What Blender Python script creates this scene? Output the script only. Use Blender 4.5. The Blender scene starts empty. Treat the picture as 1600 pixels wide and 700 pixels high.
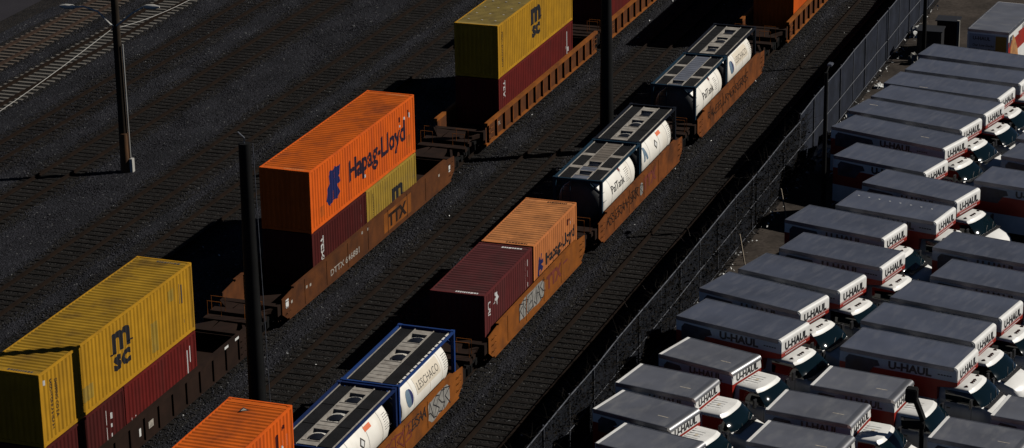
import bpy, bmesh, math, random
import numpy as np
from mathutils import Vector, Matrix
rnd = random.Random(7)
S = bpy.context.scene
COL = S.collection
# ------------------------------------------------------------ camera, sky, sun
cam = bpy.data.cameras.new('camera')
cam.lens = 94.62; cam.sensor_width = 36; cam.sensor_fit = 'HORIZONTAL'
cam.clip_start = 1; cam.clip_end = 5000
co = bpy.data.objects.new('camera', cam); COL.objects.link(co)
yaw, pitch, roll = 0.34988352, -0.34530457, -0.01681811
f = Vector((math.cos(yaw)*math.cos(pitch), math.sin(yaw)*math.cos(pitch), math.sin(pitch)))
r = Vector((math.sin(yaw), -math.cos(yaw), 0)); u = r.cross(f)
r2 = r*math.cos(roll)+u*math.sin(roll); u2 = -r*math.sin(roll)+u*math.cos(roll)
M = Matrix((r2, u2, -f)).transposed().to_4x4(); M.translation = Vector((-97.479154, -37.971013, 43.676584))
co.matrix_world = M
S.camera = co
EL, AZ = 38.0, 300.0      # sun elevation; sun stands at azimuth (math angle) 300 deg, so shadows fall towards 120 deg
w = bpy.data.worlds.new('World'); S.world = w; w.use_nodes = True
nt = w.node_tree
sky = nt.nodes.new('ShaderNodeTexSky'); sky.sky_type = 'NISHITA'; sky.sun_disc = False
sky.sun_elevation = math.radians(EL); sky.sun_rotation = math.radians(210.0)
sky.altitude = 3000; sky.air_density = 0.30; sky.dust_density = 0.0; sky.ozone_density = 1.0
bg = nt.nodes['Background']; nt.links.new(sky.outputs[0], bg.inputs[0]); bg.inputs[1].default_value = 0.05
sl = bpy.data.lights.new('sun', 'SUN'); sl.energy = 5.0; sl.angle = math.radians(0.5); sl.color = (1.0, 0.955, 0.88)
so = bpy.data.objects.new('sun', sl); COL.objects.link(so)
e, a = math.radians(EL), math.radians(AZ)
sd = Vector((math.cos(e)*math.cos(a), math.cos(e)*math.sin(a), math.sin(e)))
so.rotation_euler = (-sd).to_track_quat('-Z', 'Y').to_euler(); so.location = sd*200
vs = S.view_settings; vs.view_transform = 'Standard'; vs.look = 'None'; vs.gamma = 1; vs.exposure = -0.30
vs.use_curve_mapping = False
S.cycles.diffuse_bounces = 0      # the photograph's shade is almost black: no light bounced back off the dark yard

# ------------------------------------------------------------ materials
def mat(name, c, rough=0.7, metal=0.0, var=0.0, vscale=1.5, dirt=None, dirtamt=0.0, dscale=0.8, bump=0.0, bscale=20, spec=0.5, c2=None, streak=False, coat=0, ovar=0.0):
    m = bpy.data.materials.new(name); m.use_nodes = True
    n = m.node_tree; b = n.nodes['Principled BSDF']; L = n.links
    b.inputs['Roughness'].default_value = rough; b.inputs['Metallic'].default_value = metal
    b.inputs['Specular IOR Level'].default_value = spec
    b.inputs['Coat Weight'].default_value = coat
    tc = n.nodes.new('ShaderNodeTexCoord'); src = tc.outputs['Object']
    oi = n.nodes.new('ShaderNodeObjectInfo')
    va = n.nodes.new('ShaderNodeVectorMath'); va.operation = 'ADD'
    vm = n.nodes.new('ShaderNodeVectorMath'); vm.operation = 'SCALE'; vm.inputs[0].default_value = (37, 91, 53)
    L.new(oi.outputs['Random'], vm.inputs['Scale']); L.new(src, va.inputs[0]); L.new(vm.outputs[0], va.inputs[1]); src = va.outputs[0]
    if streak:
        mp = n.nodes.new('ShaderNodeMapping'); mp.inputs['Scale'].default_value = (1, 1, 0.12) if streak is True else streak
        L.new(src, mp.inputs[0]); src2 = mp.outputs[0]
    else: src2 = src
    col = None
    base = n.nodes.new('ShaderNodeRGB'); base.outputs[0].default_value = (*c, 1); col = base.outputs[0]
    if var > 0:
        t = n.nodes.new('ShaderNodeTexNoise'); t.inputs['Scale'].default_value = vscale; t.inputs['Detail'].default_value = 5
        L.new(src, t.inputs['Vector'])
        r_ = n.nodes.new('ShaderNodeMapRange'); r_.inputs[1].default_value = 0.3; r_.inputs[2].default_value = 0.7
        r_.inputs[3].default_value = 1-var; r_.inputs[4].default_value = 1+var; L.new(t.outputs[0], r_.inputs[0])
        mm = n.nodes.new('ShaderNodeVectorMath'); mm.operation = 'SCALE'
        L.new(col, mm.inputs[0]); L.new(r_.outputs[0], mm.inputs['Scale']); col = mm.outputs[0]
    if ovar > 0:
        r_ = n.nodes.new('ShaderNodeMapRange'); r_.inputs[3].default_value = 1-ovar; r_.inputs[4].default_value = 1+ovar; L.new(oi.outputs['Random'], r_.inputs[0])
        mm = n.nodes.new('ShaderNodeVectorMath'); mm.operation = 'SCALE'; L.new(col, mm.inputs[0]); L.new(r_.outputs[0], mm.inputs['Scale']); col = mm.outputs[0]
    if dirt is not None:
        t = n.nodes.new('ShaderNodeTexNoise'); t.inputs['Scale'].default_value = dscale; t.inputs['Detail'].default_value = 8; t.inputs['Roughness'].default_value = 0.65
        L.new(src2, t.inputs['Vector'])
        r_ = n.nodes.new('ShaderNodeMapRange'); r_.inputs[1].default_value = 0.48; r_.inputs[2].default_value = 0.75
        r_.inputs[3].default_value = 0; r_.inputs[4].default_value = dirtamt; L.new(t.outputs[0], r_.inputs[0])
        mx = n.nodes.new('ShaderNodeMix'); mx.data_type = 'RGBA'
        L.new(r_.outputs[0], mx.inputs[0]); L.new(col, mx.inputs[6]); mx.inputs[7].default_value = (*dirt, 1); col = mx.outputs[2]
        rr = n.nodes.new('ShaderNodeMath'); rr.operation = 'ADD'; rr.use_clamp = True; rr.inputs[1].default_value = rough
        r3 = n.nodes.new('ShaderNodeMath'); r3.operation = 'MULTIPLY'; r3.inputs[1].default_value = 0.3
        L.new(r_.outputs[0], r3.inputs[0]); L.new(r3.outputs[0], rr.inputs[0]); L.new(rr.outputs[0], b.inputs['Roughness'])
    L.new(col, b.inputs['Base Color'])
    if bump > 0:
        t = n.nodes.new('ShaderNodeTexNoise'); t.inputs['Scale'].default_value = bscale; t.inputs['Detail'].default_value = 4
        L.new(src, t.inputs['Vector'])
        bp = n.nodes.new('ShaderNodeBump'); bp.inputs['Strength'].default_value = bump; bp.inputs['Distance'].default_value = 0.05
        L.new(t.outputs[0], bp.inputs['Height']); L.new(bp.outputs[0], b.inputs['Normal'])
    return m

def ground_mat(name, c1, c2, scale, big=0.25, bump=0.8, bright=None, dist=0.06):
    m = bpy.data.materials.new(name); m.use_nodes = True
    n = m.node_tree; b = n.nodes['Principled BSDF']; L = n.links
    b.inputs['Roughness'].default_value = 0.95; b.inputs['Specular IOR Level'].default_value = 0.15
    tc = n.nodes.new('ShaderNodeTexCoord')
    v = n.nodes.new('ShaderNodeTexVoronoi'); v.inputs['Scale'].default_value = scale; L.new(tc.outputs['Object'], v.inputs['Vector'])
    sep = n.nodes.new('ShaderNodeSeparateColor'); L.new(v.outputs['Color'], sep.inputs[0])
    mx = n.nodes.new('ShaderNodeMix'); mx.data_type = 'RGBA'; mx.inputs[6].default_value = (*c1, 1); mx.inputs[7].default_value = (*c2, 1)
    L.new(sep.outputs[0], mx.inputs[0]); col = mx.outputs[2]
    if bright:
        gt = n.nodes.new('ShaderNodeMath'); gt.operation = 'GREATER_THAN'; gt.inputs[1].default_value = 0.985; L.new(sep.outputs[1], gt.inputs[0])
        mb = n.nodes.new('ShaderNodeMix'); mb.data_type = 'RGBA'; L.new(gt.outputs[0], mb.inputs[0]); L.new(col, mb.inputs[6]); mb.inputs[7].default_value = (*bright, 1); col = mb.outputs[2]
    t = n.nodes.new('ShaderNodeTexNoise'); t.inputs['Scale'].default_value = 0.35; t.inputs['Detail'].default_value = 6; L.new(tc.outputs['Object'], t.inputs['Vector'])
    r_ = n.nodes.new('ShaderNodeMapRange'); r_.inputs[1].default_value = 0.3; r_.inputs[2].default_value = 0.7; r_.inputs[3].default_value = 1-big; r_.inputs[4].default_value = 1+big; L.new(t.outputs[0], r_.inputs[0])
    mm = n.nodes.new('ShaderNodeVectorMath'); mm.operation = 'SCALE'; L.new(col, mm.inputs[0]); L.new(r_.outputs[0], mm.inputs['Scale'])
    L.new(mm.outputs[0], b.inputs['Base Color'])
    bp = n.nodes.new('ShaderNodeBump'); bp.inputs['Strength'].default_value = bump; bp.inputs['Distance'].default_value = dist
    L.new(v.outputs['Distance'], bp.inputs['Height']); bp.invert = True; L.new(bp.outputs[0], b.inputs['Normal'])
    return m

RUST = (0.05, 0.018, 0.008)
M_ = {}
M_['yellow'] = mat('yellow_paint', (0.42, 0.212, 0.010), 0.7, spec=0.2, var=0.12, dirt=(0.13, 0.07, 0.010), dirtamt=0.55, dscale=0.9, streak=True)
M_['yellow_dull'] = mat('dull_yellow_paint', (0.31, 0.195, 0.025), 0.75, spec=0.2, var=0.12, dirt=(0.14, 0.10, 0.05), dirtamt=0.6, dscale=1.2)
M_['orange'] = mat('orange_paint', (0.68, 0.105, 0.005), 0.65, spec=0.25, var=0.10, dirt=(0.22, 0.03, 0.008), dirtamt=0.5, dscale=0.9, streak=True)
M_['orange_faded'] = mat('faded_orange_paint', (0.50, 0.165, 0.048), 0.75, spec=0.2, var=0.12, dirt=(0.22, 0.075, 0.03), dirtamt=0.6, dscale=1.1, streak=True)
M_['red'] = mat('dark_red_paint', (0.11, 0.008, 0.006), 0.7, spec=0.2, var=0.15, dirt=(0.05, 0.01, 0.008), dirtamt=0.6, streak=True)
M_['red2'] = mat('deep_red_paint', (0.060, 0.006, 0.005), 0.7, spec=0.2, var=0.15, dirt=(0.04, 0.01, 0.008), dirtamt=0.6, streak=True)
M_['maroon'] = mat('maroon_paint', (0.095, 0.016, 0.016), 0.7, spec=0.2, var=0.12, dirt=(0.05, 0.018, 0.016), dirtamt=0.6, streak=True)
M_['rail_orange'] = mat('rusty_orange_steel', (0.215, 0.064, 0.007), 0.8, spec=0.2, var=0.2, dirt=(0.07, 0.024, 0.008), dirtamt=0.85, dscale=0.8, streak=(1, 1, 0.5))
M_['rail_brown'] = mat('brown_weathered_steel', (0.088, 0.027, 0.006), 0.85, spec=0.2, var=0.25, dirt=(0.035, 0.014, 0.008), dirtamt=0.85, dscale=0.8)
M_['rail_dark'] = mat('dark_brown_steel', (0.017, 0.008, 0.005), 0.9, spec=0.15, var=0.3, dirt=(0.015, 0.009, 0.006), dirtamt=0.8)
M_['black'] = mat('grimy_black_steel', (0.005, 0.005, 0.005), 0.8, spec=0.15, var=0.3)
M_['tyre'] = mat('tyre_rubber', (0.012, 0.012, 0.012), 0.85)
M_['white_tank'] = mat('white_tank_paint', (0.80, 0.77, 0.70), 0.45, var=0.05, dirt=(0.45, 0.38, 0.28), dirtamt=0.5, dscale=0.9, streak=True)
M_['tank_grey'] = mat('grey_seam', (0.35, 0.34, 0.32), 0.6)
M_['tank_head'] = mat('dark_grey_tank_head', (0.05, 0.05, 0.052), 0.6, var=0.3)  # dished ends are coloured dark grey, the barrel between them stays white
M_['blue_frame'] = mat('blue_frame_paint', (0.009, 0.036, 0.15), 0.6, spec=0.2, var=0.15, dirt=(0.02, 0.03, 0.06), dirtamt=0.6)
M_['dark_blue_frame'] = mat('dark_blue_frame_paint', (0.006, 0.018, 0.075), 0.6, spec=0.2, var=0.2)
M_['navy_frame'] = mat('dark_navy_frame_paint', (0.005, 0.007, 0.013), 0.6, spec=0.2, var=0.2)
M_['teal_frame'] = mat('teal_blue_frame_paint', (0.006, 0.026, 0.048), 0.6, spec=0.2, var=0.2, dirt=(0.01, 0.02, 0.03), dirtamt=0.7)
M_['grating'] = mat('dark_walkway_grating', (0.011, 0.011, 0.012), 0.9, spec=0.15, var=0.3, bump=0.6, bscale=60)
M_['panel'] = mat('beige_walkway_panel', (0.30, 0.275, 0.24), 0.7, var=0.25, vscale=3, dirt=(0.10, 0.075, 0.06), dirtamt=0.8, dscale=2.5)
M_['panel_grey'] = mat('grey_walkway_panel', (0.10, 0.11, 0.14), 0.7, var=0.2)
M_['panel_brown'] = mat('brown_walkway_panel', (0.13, 0.11, 0.09), 0.7, var=0.25)
M_['steel'] = mat('bare_steel', (0.35, 0.35, 0.35), 0.35, metal=0.9, var=0.2)
M_['white'] = mat('white_vehicle_paint', (0.78, 0.77, 0.74), 0.35, var=0.05, dirt=(0.45, 0.43, 0.40), dirtamt=0.5, dscale=1.0, streak=True)
M_['white_mark'] = mat('white_marking', (0.62, 0.62, 0.60), 0.7)
M_['off_mark'] = mat('worn_pale_marking', (0.30, 0.27, 0.23), 0.8, var=0.4, vscale=8)
M_['black_mark'] = mat('black_marking', (0.010, 0.009, 0.012), 0.6)
M_['faded_black'] = mat('faded_black_marking', (0.05, 0.045, 0.04), 0.7, var=0.3)
M_['navy_mark'] = mat('navy_marking', (0.006, 0.010, 0.085), 0.6)
M_['plum_mark'] = mat('plum_marking', (0.014, 0.003, 0.016), 0.6)
M_['red_mark'] = mat('red_marking', (0.13, 0.02, 0.01), 0.7, var=0.2)
M_['label_orange'] = mat('orange_sticker', (0.62, 0.13, 0.04), 0.6)
M_['blue_mark'] = mat('pale_blue_marking', (0.10, 0.16, 0.22), 0.6)
M_['tan_mark'] = mat('tan_patch', (0.62, 0.55, 0.44), 0.6, var=0.08)
M_['graf_grey'] = mat('grey_spray_paint', (0.24, 0.23, 0.21), 0.6, var=0.3, vscale=5)
M_['roof15'] = mat('slate_roof_skin', (0.066, 0.075, 0.104), 0.48, var=0.14, vscale=0.7, dirt=(0.12, 0.125, 0.15), dirtamt=0.55, dscale=1.6, streak=(2.6, 0.45, 1), bump=0.15, bscale=2.2, spec=0.4, ovar=0.16)
M_['roof10'] = mat('grey_roof_skin', (0.105, 0.110, 0.130), 0.42, var=0.14, vscale=0.8, dirt=(0.18, 0.18, 0.185), dirtamt=0.55, dscale=1.2, streak=(1.8, 0.6, 1), bump=0.12, bscale=1.6, spec=0.5, ovar=0.12)
M_['rail_rust'] = mat('rust_orange_steel', (0.15, 0.042, 0.007), 0.85, spec=0.2, var=0.3, dirt=(0.03, 0.012, 0.006), dirtamt=0.9, dscale=1.1, streak=(1, 1, 0.6))
M_['yellow_roof'] = mat('weathered_yellow_roof', (0.33, 0.185, 0.014), 0.75, spec=0.2, var=0.2, vscale=0.9, dirt=(0.085, 0.05, 0.015), dirtamt=0.9, dscale=0.7)
M_['orange_roof'] = mat('weathered_orange_roof', (0.56, 0.105, 0.008), 0.7, spec=0.2, var=0.18, vscale=0.9, dirt=(0.16, 0.035, 0.012), dirtamt=0.8, dscale=0.8)
M_['dusty_yellow_roof'] = mat('dusty_yellow_roof', (0.25, 0.18, 0.05), 0.8, spec=0.2, var=0.2, dirt=(0.14, 0.10, 0.05), dirtamt=0.8, dscale=1.2)
M_['maroon_roof'] = mat('weathered_maroon_roof', (0.085, 0.020, 0.021), 0.75, spec=0.2, var=0.2, vscale=1.2, dirt=(0.04, 0.022, 0.02), dirtamt=0.8, dscale=1.0)
M_['orange_faded_roof'] = mat('sun_bleached_orange_roof', (0.52, 0.20, 0.065), 0.75, spec=0.2, var=0.2, vscale=1.2, dirt=(0.20, 0.08, 0.035), dirtamt=0.85, dscale=1.0)
M_['alu'] = mat('dull_aluminium_trim', (0.15, 0.16, 0.19), 0.45, metal=0.6, var=0.2)
M_['silver'] = mat('silver_nose_trim', (0.42, 0.42, 0.43), 0.32, metal=0.85, var=0.1)
M_['truck_red'] = mat('red_lower_panel', (0.30, 0.016, 0.008), 0.5, var=0.1, dirt=(0.12, 0.02, 0.015), dirtamt=0.5)
M_['glass'] = mat('dark_tinted_glass', (0.003, 0.009, 0.013), 0.045, spec=0.6)
M_['amber'] = mat('dark_amber_lens', (0.05, 0.012, 0.006), 0.3)
M_['lens'] = mat('headlight_lens', (0.45, 0.46, 0.48), 0.12, metal=0.3)
M_['plastic'] = mat('black_plastic', (0.018, 0.018, 0.020), 0.5)
M_['wood'] = mat('dark_creosoted_wood', (0.026, 0.019, 0.013), 0.9, spec=0.15, var=0.3, streak=(6, 6, 0.3), dirt=(0.04, 0.03, 0.02), dirtamt=0.6)
M_['rust_sleeve'] = mat('rusty_sleeve', (0.10, 0.045, 0.015), 0.85, var=0.3)
M_['conduit'] = mat('galvanised_conduit', (0.42, 0.41, 0.38), 0.5, var=0.15)
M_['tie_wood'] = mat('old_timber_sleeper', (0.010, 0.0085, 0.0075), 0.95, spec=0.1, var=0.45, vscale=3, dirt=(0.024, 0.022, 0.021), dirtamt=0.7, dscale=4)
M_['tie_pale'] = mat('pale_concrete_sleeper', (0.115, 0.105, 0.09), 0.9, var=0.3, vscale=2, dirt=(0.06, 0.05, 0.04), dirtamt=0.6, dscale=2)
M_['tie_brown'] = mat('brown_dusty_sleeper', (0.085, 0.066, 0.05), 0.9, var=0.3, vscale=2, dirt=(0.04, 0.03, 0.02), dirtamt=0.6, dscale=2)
M_['rail'] = mat('rusty_rail_steel', (0.012, 0.007, 0.0045), 0.9, spec=0.1, var=0.25)
M_['rail_pale'] = mat('rust_brown_rail_steel', (0.035, 0.020, 0.013), 0.8, spec=0.2, var=0.2)
M_['screen'] = mat('blue_grey_windscreen_mesh', (0.014, 0.017, 0.027), 0.9, spec=0.15, var=0.3, vscale=1.2, dirt=(0.012, 0.014, 0.018), dirtamt=0.7, dscale=1.5, bump=0.3, bscale=4)
M_['screen_dark'] = mat('dark_overgrown_mesh', (0.010, 0.0115, 0.016), 0.95, spec=0.1, var=0.5, vscale=3, dirt=(0.008, 0.008, 0.008), dirtamt=0.8, dscale=3, bump=0.5, bscale=8)
M_['galv'] = mat('galvanised_pipe', (0.09, 0.095, 0.11), 0.55, metal=0.2, var=0.35, vscale=3)
M_['twig'] = mat('dry_brown_twigs', (0.012, 0.010, 0.008), 0.95, spec=0.1, var=0.4)
M_['twig_pale'] = mat('dry_pale_stems', (0.07, 0.058, 0.05), 0.9, var=0.3)
M_['bag'] = mat('white_plastic_sheet', (0.60, 0.60, 0.58), 0.4, var=0.1, bump=0.8, bscale=6)
M_['bag_grey'] = mat('grey_plastic_sheet', (0.16, 0.16, 0.17), 0.35, var=0.2, bump=0.8, bscale=6)
M_['stake'] = mat('weathered_stake_wood', (0.30, 0.25, 0.19), 0.9, var=0.2)
M_['panel_red'] = mat('dark_red_brown_board', (0.05, 0.016, 0.012), 0.8, var=0.2)
M_['concrete'] = mat('grey_concrete', (0.22, 0.21, 0.19), 0.9, var=0.2)
M_['mural_orange'] = mat('orange_brown_mural_paint', (0.42, 0.20, 0.07), 0.6, var=0.4, vscale=1.8, dirt=(0.10, 0.05, 0.03), dirtamt=0.8, dscale=2)
M_['mural_dark'] = mat('dark_printed_picture', (0.030, 0.036, 0.050), 0.6, var=0.6, vscale=2.5, dirt=(0.12, 0.13, 0.15), dirtamt=0.6, dscale=2.2)
M_['door_yellow'] = mat('mustard_panel', (0.30, 0.17, 0.02), 0.6, var=0.1)
M_['door_grey'] = mat('grey_rear_door', (0.35, 0.38, 0.44), 0.5, var=0.1)
G_BAL = ground_mat('dark_ballast_gravel', (0.006, 0.006, 0.0075), (0.023, 0.023, 0.028), 11, big=0.3, bump=1.0, bright=(0.08, 0.08, 0.08))
G_LOT = ground_mat('worn_asphalt', (0.034, 0.027, 0.022), (0.052, 0.042, 0.035), 6, big=0.45, bump=0.25, dist=0.02)
G_CRIB = ground_mat('oily_crib_gravel', (0.004, 0.0038, 0.0035), (0.020, 0.018, 0.017), 12, big=0.45, bump=1.0, bright=(0.05, 0.048, 0.045))
G_CSTONE = ground_mat('dark_broken_stone', (0.005, 0.0048, 0.0045), (0.024, 0.022, 0.021), 7, big=0.4, bump=0.3, bright=(0.09, 0.088, 0.08))
G_ROAD = ground_mat('smooth_asphalt', (0.020, 0.018, 0.022), (0.026, 0.024, 0.028), 18, big=0.12, bump=0.1, dist=0.01)
G_DIRT = ground_mat('dark_dirt_and_leaves', (0.007, 0.006, 0.006), (0.020, 0.017, 0.015), 8, big=0.5, bump=0.8)
G_STONE = ground_mat('broken_stone', (0.008, 0.008, 0.010), (0.043, 0.043, 0.051), 7, big=0.35, bump=0.3, bright=(0.13, 0.13, 0.13))

# ------------------------------------------------------------ mesh helpers
class MB:
    def __init__(s): s.v = []; s.f = []; s.mi = []
    def add(s, vs_, fs, mi=0):
        o = len(s.v); s.v += [tuple(p) for p in vs_]; s.f += [tuple(i+o for i in q) for q in fs]; s.mi += [mi]*len(fs); return s
    def box(s, x0, y0, z0, x1, y1, z1, mi=0):
        v = [(x0,y0,z0),(x1,y0,z0),(x1,y1,z0),(x0,y1,z0),(x0,y0,z1),(x1,y0,z1),(x1,y1,z1),(x0,y1,z1)]
        return s.add(v, [(0,3,2,1),(4,5,6,7),(0,1,5,4),(1,2,6,5),(2,3,7,6),(3,0,4,7)], mi)
    def tube(s, pts, rad, n=8, mi=0, cap=True):
        pts = [Vector(p) for p in pts]; rads = rad if isinstance(rad, (list, tuple)) else [rad]*len(pts)
        rings = []; up = None
        for i, p in enumerate(pts):
            d = (pts[min(i+1, len(pts)-1)]-pts[max(i-1, 0)]).normalized()
            a_ = d.cross(Vector((0,0,1)) if abs(d.z) < 0.95 else Vector((1,0,0))).normalized(); b_ = d.cross(a_)
            rings.append([p+(a_*math.cos(2*math.pi*k/n)+b_*math.sin(2*math.pi*k/n))*rads[i] for k in range(n)])
        v = [q for rg in rings for q in rg]; fs = []
        for i in range(len(pts)-1):
            for k in range(n): fs.append((i*n+k, i*n+(k+1)%n, (i+1)*n+(k+1)%n, (i+1)*n+k))
        if cap: fs += [tuple(range(n-1,-1,-1)), tuple((len(pts)-1)*n+k for k in range(n))]
        return s.add(v, fs, mi)
    def cyl(s, p0, p1, rad, n=16, mi=0): return s.tube([p0, p1], rad, n, mi)
    def beam(s, p0, p1, w_, h_, mi=0):
        p0, p1 = Vector(p0), Vector(p1); d = (p1-p0).normalized()
        a_ = d.cross(Vector((0,0,1)) if abs(d.z) < 0.95 else Vector((0,1,0))).normalized(); b_ = a_.cross(d)
        v = [p+a_*sx*w_/2+b_*sz*h_/2 for p in (p0, p1) for sx, sz in ((-1,-1),(1,-1),(1,1),(-1,1))]
        return s.add(v, [(3,2,1,0),(4,5,6,7),(0,1,5,4),(1,2,6,5),(2,3,7,6),(3,0,4,7)], mi)
    def build(s, name, m, parent=None, smooth=False, bevel=0):
        me = bpy.data.meshes.new(name); me.from_pydata(s.v, [], s.f)
        for x in (m if isinstance(m, (list, tuple)) else [m]): me.materials.append(x)
        me.polygons.foreach_set('material_index', s.mi)
        bm = bmesh.new(); bm.from_mesh(me)
        bmesh.ops.recalc_face_normals(bm, faces=bm.faces)
        if bevel: bmesh.ops.bevel(bm, geom=[e_ for e_ in bm.edges if len(e_.link_faces) == 2 and e_.calc_face_angle(0) > 0.6], offset=bevel, segments=2, affect='EDGES', clamp_overlap=True)
        bm.to_mesh(me); bm.free()
        if smooth:
            me.polygons.foreach_set('use_smooth', [True]*len(me.polygons)); me.set_sharp_from_angle(angle=math.radians(38))
        o = bpy.data.objects.new(name, me); COL.objects.link(o)
        if parent is not None: o.parent = parent
        return o
def empty(name, loc, rz=0):
    o = bpy.data.objects.new(name, None); COL.objects.link(o); o.location = loc; o.rotation_euler = (0, 0, rz); o.empty_display_size = 0.3
    return o
def tag(o, label=None, cat=None, group=None, kind=None):
    if label: o['label'] = label
    if cat: o['category'] = cat
    if group: o['group'] = group
    if kind: o['kind'] = kind
    return o
KIDS = {}
def copy_tree(o, parent=None):
    c = o.copy(); COL.objects.link(c); c.parent = parent
    for ch in o.children: copy_tree(ch, c)
    return c

_tc = {}
def text_geo(s, size=1.0, bold=0.0, width=None):
    """triangulated lettering in the XY plane, origin at lower left, cap height about `size`"""
    key = (s, bold)
    if key not in _tc:
        cu = bpy.data.curves.new('t', 'FONT'); cu.body = s; cu.size = 1.0; cu.offset = bold; cu.resolution_u = 2
        ob = bpy.data.objects.new('t', cu); COL.objects.link(ob)
        dg = bpy.context.evaluated_depsgraph_get(); me = bpy.data.meshes.new_from_object(ob.evaluated_get(dg))
        v = [(p.co.x, p.co.y) for p in me.vertices]; fs = [tuple(p.vertices) for p in me.polygons]
        bpy.data.objects.remove(ob); bpy.data.curves.remove(cu); bpy.data.meshes.remove(me)
        _tc[key] = (v, fs)
    v, fs = _tc[key]
    x0 = min(p[0] for p in v); x1 = max(p[0] for p in v); k = size/0.72
    kx = k if width is None else width/(x1-x0)
    return [((p[0]-x0)*kx, p[1]*k) for p in v], fs
def rot2(v, deg):
    c, s_ = math.cos(math.radians(deg)), math.sin(math.radians(deg)); return [(x*c-y*s_, x*s_+y*c) for x, y in v]
def text_on(name, s, m, parent, origin, ax, ay, size, bold=0.02, width=None, rot=0, shear=0):
    """flat lettering placed with 3-D axes ax (reading direction) and ay (up), sitting on a surface"""
    v, fs = text_geo(s, size, bold, width)
    if shear: v = [(x+y*shear, y) for x, y in v]
    v = rot2(v, rot); O, A, B = Vector(origin), Vector(ax), Vector(ay)
    mb = MB().add([O+A*x+B*y for x, y in v], fs); return mb.build(name, m, parent)

# corrugated profile ------------------------------------------------
PER, DEP = 0.278, 0.036
BR = (0.0, 0.072, 0.139, 0.211, 0.278)
def corr_pts(x0, x1, dep=DEP, per=PER):
    n = max(1, round((x1-x0)/per)); p = (x1-x0)/n; k = p/PER; out = []
    for i in range(n):
        for b_, d_ in ((0, 0), (BR[1], 0), (BR[2], 1), (BR[3], 1)): out.append((x0+i*p+b_*k, d_*dep))
    out.append((x1, 0)); return out
def corr_depth(pts, x):
    if x <= pts[0][0] or x >= pts[-1][0]: return 0
    for (xa, da), (xb, db) in zip(pts, pts[1:]):
        if xa <= x <= xb: return da+(db-da)*(x-xa)/(xb-xa) if xb > xa else da
    return 0
def corr_decal(name, shapes, m, parent, pts, ysurf, heavy=0.0):
    """shapes: list of (verts2d (x,z), faces); draped over the corrugated side facing -y"""
    bm = bmesh.new()
    if heavy:       # thicken the strokes: the same outline laid a stroke-width apart, each layer a hair above the last
        shapes = [([(x+dx*heavy, z+dz*heavy) for x, z in v], fs, k*0.0004) for v, fs in shapes for k, (dx, dz) in enumerate(((0, 0), (-1, 0), (1, 0), (0, -.8), (0, .8), (.7, .6), (-.7, -.6)))]
    else: shapes = [(v, fs, 0.0) for v, fs in shapes]
    xs_ = [x for v, _f, _k in shapes for x, _z in v]
    for v, fs, lay in shapes:
        bv = [bm.verts.new((x, -lay, z)) for x, z in v]
        for q in fs:
            try: bm.faces.new([bv[i] for i in q])
            except ValueError: pass
    lo, hi = min(xs_), max(xs_)
    for x, d_ in pts:
        if lo < x < hi:
            bmesh.ops.bisect_plane(bm, geom=bm.verts[:]+bm.edges[:]+bm.faces[:], plane_co=(x, 0, 0), plane_no=(1, 0, 0))
    for v in bm.verts: v.co.y += ysurf+corr_depth(pts, v.co.x)-0.004
    me = bpy.data.meshes.new(name); bm.to_mesh(me); bm.free(); me.materials.append(m)
    o = bpy.data.objects.new(name, me); COL.objects.link(o); o.parent = parent; return o

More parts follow.
